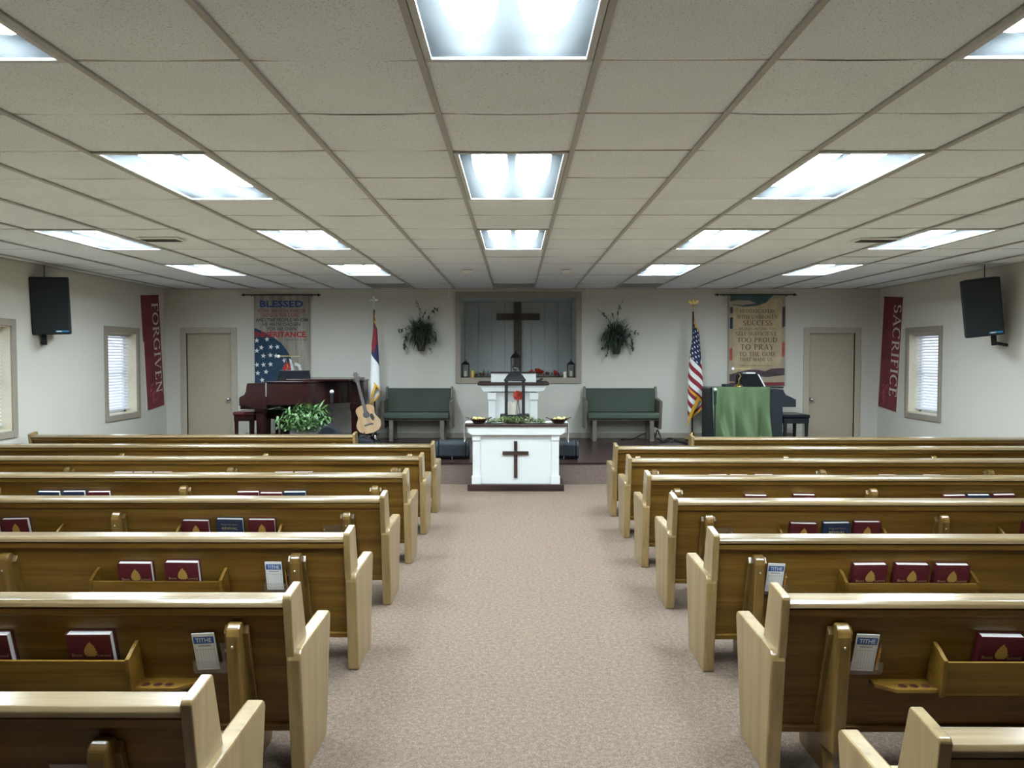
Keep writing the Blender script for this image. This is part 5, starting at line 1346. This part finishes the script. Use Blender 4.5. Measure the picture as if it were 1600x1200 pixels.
piano_lamp((pxX(446, PY + 0.7), PY + 0.75, STZ + zt + 0.031), 'brass reading lamp on the grand piano lid', 1, pxZ(557, PY + 0.75) - STZ - zt - 0.03, 0.32)

def stool(x0p, x1p, ytop, Y, depth, label, mat, cush, name='piano_bench'):
    x0, x1 = pxX(x0p, Y), pxX(x1p, Y); w = (x1 - x0) / 2
    zt = pxZ(ytop, Y) - STZ
    t = thing(name, label, 'bench', ((x0 + x1) / 2, Y, STZ))
    MB().box(-w, w, 0, depth, zt - 0.055, zt).obj('cushion', cush, t, bevel=0.018)
    MB().box(-w + 0.015, w - 0.015, 0.015, depth - 0.015, zt - 0.14, zt - 0.056).obj('seat_box', mat, t, bevel=0.004)
    for a in (-1, 1):
        for b_ in (0.045, depth - 0.045):
            MB().prism([(a * (w - 0.045) - 0.026, zt - 0.14), (a * (w - 0.045) - 0.017, 0), (a * (w - 0.045) + 0.017, 0), (a * (w - 0.045) + 0.026, zt - 0.14)], 'y', b_ - 0.02, b_ + 0.02).obj('leg', mat, t, bevel=0.003)
    for q in (-0.33, 0, 0.33):
        MB().lathe([(0.009, 0.0), (0.006, 0.004)], (q * w * 1.5, depth * 0.35, zt), 8).obj('button', cush, t)
stool(362.5, 397, 644, 11.95, 0.75, 'wooden piano bench with dark red cushion at the keyboard', 'mahogany', 'bench_cushion_red')
stool(414, 443, 641, 12.45, 0.5, 'dark padded bench under the grand piano', 'mahogany', 'black_gloss')

# planter in front of the piano
YPl = 11.05
pcx = pxX(478, YPl)
t = thing('planter_box', 'bushy green pothos in a grey box planter before the piano', 'plant', (pcx, YPl, STZ))
zbx = pxZ(662, YPl) - STZ
bw_ = (pxX(500, YPl) - pxX(456, YPl)) / 2
MB().prism([(-bw_ * 0.92, 0), (bw_ * 0.92, 0), (bw_, zbx), (-bw_, zbx)], 'y', -0.15, 0.15).obj('box', 'planter_grey', t, bevel=0.006)
MB().box(-bw_ + 0.012, bw_ - 0.012, -0.14, 0.14, zbx - 0.0, zbx + 0.01).obj('soil', 'pot_dark', t)
r2 = random.Random(12); fo = MB(); fb = MB()
for i in range(760):
    a = r2.uniform(0, 2 * PI); el = r2.uniform(-0.1, 1.25)
    d = Vector((math.cos(a) * math.cos(el), math.sin(a) * math.cos(el) * 0.7, math.sin(el)))
    p0 = Vector((r2.uniform(-0.24, 0.24), r2.uniform(-0.12, 0.12), zbx + r2.uniform(0.0, 0.20)))
    (fb if r2.random() < 0.5 else fo).blade(p0, d, r2.uniform(0.10, 0.22), r2.uniform(0.022, 0.042), r2.uniform(0.9, 2.4), 4)
for i in range(240):
    gx_ = r2.gauss(0, 0.17)
    p0 = Vector((max(-0.36, min(0.36, gx_)), -0.14 + r2.uniform(-0.09, 0.02), zbx + r2.uniform(-0.04, 0.17) - 0.1 * abs(gx_)))
    (fb if r2.random() < 0.6 else fo).blade(p0, (r2.uniform(-0.9, 0.9), -0.6, r2.uniform(-0.7, 0.6)), r2.uniform(0.05, 0.09), r2.uniform(0.03, 0.05), 1.0, 3)
o = fo.obj('foliage', 'leaf_green', t, normals=False); o = fb.obj('new_leaves', 'leaf_bright', t, normals=False)

# microphones
def mic_stand(px, ytop, Y, label, mat='black_metal', ball='mesh_ball', headlen=0.15):
    p = at(px, ytop, Y)
    t = thing('microphone_stand', label, 'microphone', (p.x, Y, STZ))
    h = p.z - STZ
    MB().lathe([(0.13, 0), (0.13, 0.012), (0.05, 0.03), (0.015, 0.04)], (0, 0, 0), 22).obj('base', mat, t)
    MB().tube([(0, 0, 0.03), (0, 0, h - headlen - 0.03)], 0.011, 8).obj('pole', mat, t)
    MB().tube([(0, 0, h - headlen - 0.03), (0, 0, h - headlen + 0.02)], 0.022, 10).obj('clip', mat, t)
    MB().tube([(0, 0, h - headlen), (0, 0, h - 0.055)], [0.014, 0.025], 10).obj('handle', 'black_plastic', t)
    MB().ball((0, 0, h - 0.03), 0.032, 12).obj('grille', ball, t, smooth=True)
mic_stand(518.5, 609, 11.30, 'microphone with silver ball on a black stand by the planter')
mic_stand(1117.5, 606, 12.10, 'dark microphone on a stand before the green draped cabinet', 'black_metal', 'mesh_ball', 0.22)
YS = 10.72
t = thing('amplifier_cover', 'dark cloth covered stage box beside the planter', 'amplifier', (pxX(514, YS), YS + 0.09, STZ))
hz = pxZ(664, YS) - STZ; hwA = 0.15
MB().prism([(-hwA, 0), (-hwA, hz * 0.8), (-hwA * 0.6, hz * 0.97), (-0.02, hz), (0.06, hz * 0.9), (hwA, hz * 0.65), (hwA, 0)], 'y', -0.08, 0.08).obj('cover', 'bag_black', t, bevel=0.03, seg=3)
MB().tube([(-0.05, 0, hz * 0.98), (0.0, 0, hz * 1.03), (0.05, 0, hz * 0.9)], 0.008, 6).obj('handle', 'black_metal', t)

# ---------------------------------------------------------------- guitar on its stand
YG = 12.05
gb = at(580, 677, YG)
t = thing('acoustic_guitar', 'acoustic guitar with spruce top and black pickguard on stand', 'guitar', gb, (0, 0, 0))
t.rotation_euler = (Matrix.Rotation(R(12), 3, 'Z') @ Matrix.Rotation(R(-10), 3, 'X') @ Matrix.Rotation(R(-14), 3, 'Y')).to_euler()
def gbody(sc=1.0):
    half = [(0.0, 0.0), (0.06, 0.003), (0.12, 0.02), (0.168, 0.06), (0.192, 0.12), (0.188, 0.17), (0.165, 0.215), (0.140, 0.255), (0.132, 0.285), (0.138, 0.325), (0.146, 0.365), (0.138, 0.405), (0.105, 0.435), (0.06, 0.447), (0.03, 0.45)]
    pts = [(x * sc, z) for x, z in half] + [(-x * sc, z) for x, z in reversed(half[1:])]
    return pts
MB().prism(gbody(), 'y', 0.0, 0.105).obj('body', 'guitar_side', t, bevel=0.004)
MB().prism([(x * 0.985, 0.004 + z * 0.985) for x, z in gbody()], 'y', -0.004, 0.0005).obj('soundboard', 'spruce', t)
MB().lathe([(0.052, 0.0), (0.052, 0.0012)], (0, 0, 0), 24).obj('sound_hole', 'pot_dark', t, loc=(0, -0.0045, 0.295), rot=(R(90), 0, 0))
MB().flat([(0.045, 0.265), (0.07, 0.30), (0.095, 0.285), (0.11, 0.22), (0.085, 0.18), (0.06, 0.20)], 'y', -0.0055).obj('pickguard', 'black_gloss', t)
MB().prism([(-0.075, 0.135), (-0.06, 0.15), (0, 0.155), (0.06, 0.15), (0.075, 0.135), (0.06, 0.128), (-0.06, 0.128)], 'y', -0.013, -0.004).obj('bridge', 'fretboard', t)
nk = MB().prism([(-0.028, 0.34), (0.028, 0.34), (0.022, 0.80), (-0.022, 0.80)], 'y', -0.014, 0.006).obj('neck', 'fretboard', t, bevel=0.002)
hd = MB().prism([(-0.022, 0.80), (-0.034, 0.83), (-0.030, 0.97), (0.030, 0.97), (0.034, 0.83), (0.022, 0.80)], 'y', -0.008, 0.008).obj('headstock', 'fretboard', t, bevel=0.002)
for q in (-1, 1):
    for z in (0.845, 0.89, 0.935): MB().tube([(q * 0.028, 0.0, z), (q * 0.055, 0.0, z)], [0.004, 0.009], 8).obj('tuner', 'chrome', hd)
for i in range(6):
    q = -0.016 + i * 0.0064
    MB().tube([(q * 1.6, -0.016, 0.14), (q, -0.018, 0.81)], 0.0008, 4).obj('string', 'chrome', t)
gs = thing('guitar_stand', 'black tubular stand under the acoustic guitar', 'stand', (gb.x, YG, STZ))
hz = gb.z - STZ
gst = MB().tube([(-0.02, 0.20, 0.02), (-0.13, 0.16, hz + 0.55)], 0.012, 8)
gst.obj('back_tube', 'black_metal', gs)
for a in ((-0.26, -0.18), (0.22, -0.20), (0.0, 0.34)):
    MB().tube([(-0.02, 0.19, 0.14), (a[0], a[1], 0.012)], 0.011, 8).obj('leg', 'black_metal', gs)
for q in (-1, 1):
    MB().tube([(q * 0.02, 0.17, hz - 0.03), (q * 0.09, 0.12, hz - 0.035), (q * 0.09, -0.06, hz - 0.025), (q * 0.09, -0.065, hz + 0.02)], 0.010, 8).obj('cradle_arm', 'black_metal', gs)
bg_ = thing('gig_bag', 'soft black bag slumped on the stage under the guitar', 'bag', (gb.x - 0.03, YG - 0.42, STZ))
MB().prism([(-0.22, 0), (-0.23, 0.08), (-0.16, 0.17), (-0.02, 0.19), (0.12, 0.15), (0.18, 0.06), (0.17, 0)], 'y', -0.1, 0.12).obj('bag_body', 'bag_black', bg_, bevel=0.035, seg=3)
MB().tube([(-0.1, -0.02, 0.165), (-0.05, -0.02, 0.215), (0.03, -0.02, 0.215), (0.07, -0.02, 0.15)], 0.009, 6).obj('handle', 'cable_black', bg_)

# ---------------------------------------------------------------- flags
def flag(px, ytop, ybot, Y, label, kind, W, Hh, Lf, spread, seed, lean=0.0):
    p = at(px, ytop, Y)
    t = thing('flag_on_pole', label, 'flag', (p.x, Y, STZ))
    h = p.z - STZ
    MB().lathe([(0.13, 0), (0.13, 0.02), (0.10, 0.035), (0.055, 0.06), (0.03, 0.11), (0.025, 0.14)], (0, 0, 0), 22).obj('base', 'chrome' if kind == 'chr' else 'brass', t, smooth=True)
    MB().tube([(0, 0, 0.1), (0, 0, h)], 0.014, 10).obj('pole', 'dark_walnut', t)
    fm = 'brass' if kind == 'us' else 'chrome'
    if kind == 'us':
        f = MB().tube([(0, 0, h), (0, 0, h + 0.09)], [0.012, 0.008], 8).ball((0, 0, h + 0.1), 0.022, 10)
        f.prism([(0, h + 0.11), (-0.02, h + 0.17), (0.0, h + 0.21), (0.02, h + 0.17)], 'y', -0.012, 0.012)
        for q in (-1, 1): f.prism([(0, h + 0.13), (q * 0.05, h + 0.19), (q * 0.09, h + 0.185), (q * 0.085, h + 0.15), (q * 0.05, h + 0.125)], 'y', -0.006, 0.006)
        f.obj('eagle_finial', fm, t)
    else:
        f = MB().tube([(0, 0, h), (0, 0, h + 0.05)], [0.012, 0.008], 8)
        f.box(-0.008, 0.008, -0.006, 0.006, h + 0.05, h + 0.22).box(-0.06, 0.06, -0.006, 0.006, h + 0.145, h + 0.165)
        f.obj('cross_finial', fm, t)
    nS, nT = 80, 52
    vs = []
    ztop = h - 0.05
    for j in range(nT + 1):
        tt = j / nT
        for i in range(nS + 1):
            s_ = i / nS
            drop = tt * Hh + s_ * Lf
            fold = 2 * PI * 1.6 * (s_ - 0.35 * tt)
            w = spread * (0.35 + 0.65 * min(1.0, drop / 1.1)) * min(1.0, s_ * 5)
            x = 0.016 + lean * drop + w * (0.1 - math.cos(fold)) if s_ > 0 else 0.016
            y = -0.02 - 0.05 * min(1, s_ * 4) * (1 + math.sin(fold)) - 0.035 * tt * s_
            vs.append((x, y, max(ztop - drop, 0.1)))
    mb = MB(); mb.v = vs
    names = ['flag_white', 'flag_red', 'flag_navy', 'flag_gold']
    stars = set()
    if kind == 'us':
        for a in range(9):
            for b_ in range(6 if a % 2 == 0 else 5):
                stars.add((2 + b_ * 5 + (0 if a % 2 == 0 else 2), 2 + a * 3))
    for j in range(nT):
        for i in range(nS):
            s_, tt = (i + 0.5) / nS, (j + 0.5) / nT
            if s_ > 0.965 or tt > 0.965 or (tt < 0.03 and s_ > 0.05): m = 3
            elif kind == 'us':
                m = 1 if int(tt * 13) % 2 == 0 else 0
                if s_ < 0.4 and tt < 7 / 13:
                    m = 2
                    if (i, j) in stars or (i - 1, j) in stars: m = 0
            else:
                m = 0
                if s_ < 0.55 and tt < 0.60:
                    m = 2
                    if 0.20 < s_ < 0.32 and 0.08 < tt < 0.52 or 0.1 < s_ < 0.42 and 0.18 < tt < 0.28: m = 1
            a = j * (nS + 1) + i
            mb.f.append((a, a + 1, a + nS + 2, a + nS + 1)); mb.m.append(m)
    mb.obj('flag_cloth', names, t, smooth=True, normals=False)
    MB().tube([(0.01, -0.02, ztop - 0.02), (0.04, -0.06, ztop - 0.2), (0.03, -0.07, ztop - 0.45)], 0.005, 6).ball((0.03, -0.07, ztop - 0.49), 0.02, 8, 1.8).obj('tassel', 'flag_gold', t)
flag(584.5, 484, 690, 12.62, 'christian flag draped on a pole with silver cross finial', 'chr', 1.0, 0.75, 0.78, 0.080, 1)
flag(1083, 487, 690, 13.12, 'american flag draped on a pole with brass eagle finial', 'us', 1.0, 0.85, 1.0, 0.125, 2)

# ---------------------------------------------------------------- digital piano corner
YD = 12.35
c0, c1 = pxX(1110, YD), pxX(1197, YD)
ctop = pxZ(605.5, YD) - STZ
cab = thing('audio_cabinet', 'tall black cabinet under the green cloth by american flag', 'cabinet', ((c0 + c1) / 2, YD, STZ))
cwid = (c1 - c0) / 2
MB().box(-cwid, cwid, 0, 0.55, 0.04, ctop - 0.025).obj('body', 'black_plastic', cab, bevel=0.004)
MB().box(-cwid - 0.01, cwid + 0.01, -0.012, 0.56, ctop - 0.025, ctop).obj('top', 'black_gloss', cab, bevel=0.004)
MB().box(-cwid + 0.02, cwid - 0.02, 0.03, 0.53, 0, 0.04).obj('kick_base', 'black_metal', cab)
MB().prism([(0.04, 0.06), (0.04, ctop - 0.06), (0.36, ctop - 0.06), (0.36, 0.06)], 'x', -cwid - 0.008, -cwid).obj('side_panel', 'black_plastic', cab)
cl = MB(); nx, nz = 60, 20; vs = []
q0, q1 = pxX(1112, YD) - (c0 + c1) / 2, pxX(1203, YD) - (c0 + c1) / 2
for j in range(nz + 1):
    v = j / nz
    for i in range(nx + 1):
        u = i / nx
        x = q0 + (q1 - 0.03 * v - q0) * u
        if j < 3: vs.append((x, -0.025 + (2 - j) * 0.11 - (0.012 if j == 2 else 0), ctop + 0.005)); continue
        w = (v - 0.1)
        y = -0.036 - 0.085 * w * (math.sin(u * 17 + v * 3) + 0.6 * math.sin(u * 31 - v * 4) + 1.2)
        z = ctop - (j - 3) / (nz - 3) * (ctop - 0.12) - 0.002 - 0.03 * math.sin(u * 3.0) * v * 0.5
        vs.append((x, y, z))
cl.add(vs, [(j * (nx + 1) + i, j * (nx + 1) + i + 1, (j + 1) * (nx + 1) + i + 1, (j + 1) * (nx + 1) + i) for j in range(nz) for i in range(nx)])
ct = thing('green_drape', 'sage green cloth draped over the black cabinet', 'cloth', ((c0 + c1) / 2, YD, STZ))
co = cl.obj('cloth', 'green_cloth', ct, smooth=True, normals=False)
hz0 = [vs[nz * (nx + 1) + i] for i in range(0, nx + 1, 3)]
MB().tube(hz0, 0.004, 5).obj('hem', 'green_cloth', ct)
# digital piano, seen from its end
d0 = pxX(1198, YD); 
dp = thing('digital_piano', 'black upright digital piano seen from its end', 'piano', (d0, YD + 0.02, STZ))
def dx(x): return pxX(x, YD) - d0
def dz(y): return pxZ(y, YD) - STZ
endp = [(0.0, 0), (dx(1224), 0), (dx(1224), dz(636)), (dx(1245), dz(636)), (dx(1245), dz(624.5)), (dx(1236), dz(620)), (dx(1229), dz(617)), (dx(1226), dz(612)), (dx(1225), dz(608.5)), (0, dz(607))]
DW = 0.95
MB().prism(endp, 'y', 0, 0.035).obj('end_panel', 'black_plastic', dp, bevel=0.004)
MB().prism(endp, 'y', DW - 0.035, DW).obj('end_panel', 'black_plastic', dp, bevel=0.004)
MB().box(0.0, 0.03, 0.036, DW - 0.036, 0.02, dz(607) - 0.03).obj('back_panel', 'black_plastic', dp)
MB().box(0.0, dx(1225), 0.0, DW, dz(607), dz(607) + 0.02).obj('top', 'black_gloss', dp, bevel=0.004)
MB().box(0.10, dx(1243), 0.036, DW - 0.036, dz(636), dz(630)).obj('key_bed', 'black_plastic', dp)
kk = MB().box(dx(1228), dx(1243), 0.05, DW - 0.05, dz(630), dz(627)).obj('white_keys', 'paper', dp)
bkm = MB().box(dx(1228), dx(1237), -0.005, 0.005, dz(627), dz(625.5)).mesh('black_key', 'black_gloss')
for o_ in range(5):
    for q in (0, 1, 3, 4, 5): link('black_key', bkm, kk, (0, 0.07 + o_ * 0.163 + q * 0.023, 0))
MB().tube([(dx(1230), 0.2, dz(636)), (dx(1230), 0.2, dz(652)), (dx(1228), 0.2, dz(655))], 0.007, 6).obj('hanging_cable', 'cable_black', dp)
# propped screen / music desk on the cabinet
md = thing('music_desk', 'dark propped music desk with white edge behind the brass lamp', 'music stand', (pxX(1172, YD), YD + 0.28, STZ + ctop))
def mx_(x): return pxX(x, YD + 0.28) - pxX(1172, YD)
def mz_(y): return pxZ(y, YD + 0.28) - STZ - ctop
poly = [(mx_(1148), 0.0), (mx_(1150), mz_(584.5)), (mx_(1183), mz_(584)), (mx_(1194), 0.0)]
MB().prism(poly, 'y', 0.0, 0.03).obj('panel', 'black_gloss', md, bevel=0.003)
MB().prism([(mx_(1183.5), mz_(584.5)), (mx_(1186), mz_(585)), (mx_(1196.5), 0.0), (mx_(1194.3), 0.0)], 'y', -0.006, 0.24).obj('page_edge', 'paper', md)
MB().box(mx_(1166), mx_(1180), -0.002, 0.20, mz_(584) + 0.001, mz_(582)).obj('sheet_music', 'paper', md)
MB().box(mx_(1133), mx_(1147.5), 0.0, 0.22, 0.0, mz_(602.5) + 0.02).obj('ledge', 'black_plastic', md, bevel=0.003)
piano_lamp((pxX(1155, YD + 0.1), YD + 0.12, STZ + ctop + 0.006), 'brass reading lamp on the green draped cabinet', 1, pxZ(577, YD + 0.12) - STZ - ctop, 0.26)
stool(1224.5, 1267, 648, 12.40, 0.62, 'black padded bench at the digital piano', 'black_metal', 'black_gloss')

# cables on the stage
def cable(label, pts, r=0.008):
    P = [Vector(p) for p in pts]; out = []
    for i in range(len(P) - 1):
        p0, p1, p2, p3 = P[max(i - 1, 0)], P[i], P[i + 1], P[min(i + 2, len(P) - 1)]
        for k in range(8):
            u = k / 8
            out.append(0.5 * ((2 * p1) + (-p0 + p2) * u + (2 * p0 - 5 * p1 + 4 * p2 - p3) * u * u + (-p0 + 3 * p1 - 3 * p2 + p3) * u ** 3))
    out.append(P[-1])
    out = [Vector((p.x, p.y, max(p.z, STZ + r))) for p in out]
    t = thing('audio_cable', label, 'cable', (0, 0, 0))
    MB().tube(out, r, 6).obj('wire', 'cable_black', t)
    MB().tube([out[0], out[0] + (out[0] - out[1]).normalized() * 0.05], r * 1.6, 8).obj('plug', 'black_metal', t)
z = STZ + 0.01
cable('thin black cable running from under the bench along the skirting', [(pxX(975, 13.1), 13.1, z), (pxX(990, 13.2), 13.2, z), (pxX(1005, 13.3), 13.32, STZ + 0.08), (pxX(1020, 13.35), 13.3, STZ + 0.12), (pxX(1024, 13.2), 13.2, z)])
cable('tangled black cable loops on the stage beside the bench', [(pxX(1024, 13.1), 13.1, z), (pxX(1030, 13.0), 13.15, STZ + 0.16), (pxX(1034, 13.0), 13.0, z), (pxX(1026, 13.0), 12.9, STZ + 0.05), (pxX(1040, 13.0), 12.85, z), (pxX(1050, 13.0), 13.0, STZ + 0.03), (pxX(1062, 13.0), 12.8, z), (pxX(1073, 12.8), 12.6, z)], 0.012)
cable('heavy black cable curving across the stage toward the american flag', [(pxX(1036, 12.7), 12.7, z), (pxX(1048, 12.8), 12.9, STZ + 0.05), (pxX(1058, 12.8), 12.9, z), (pxX(1072, 12.6), 12.45, z)], 0.014)
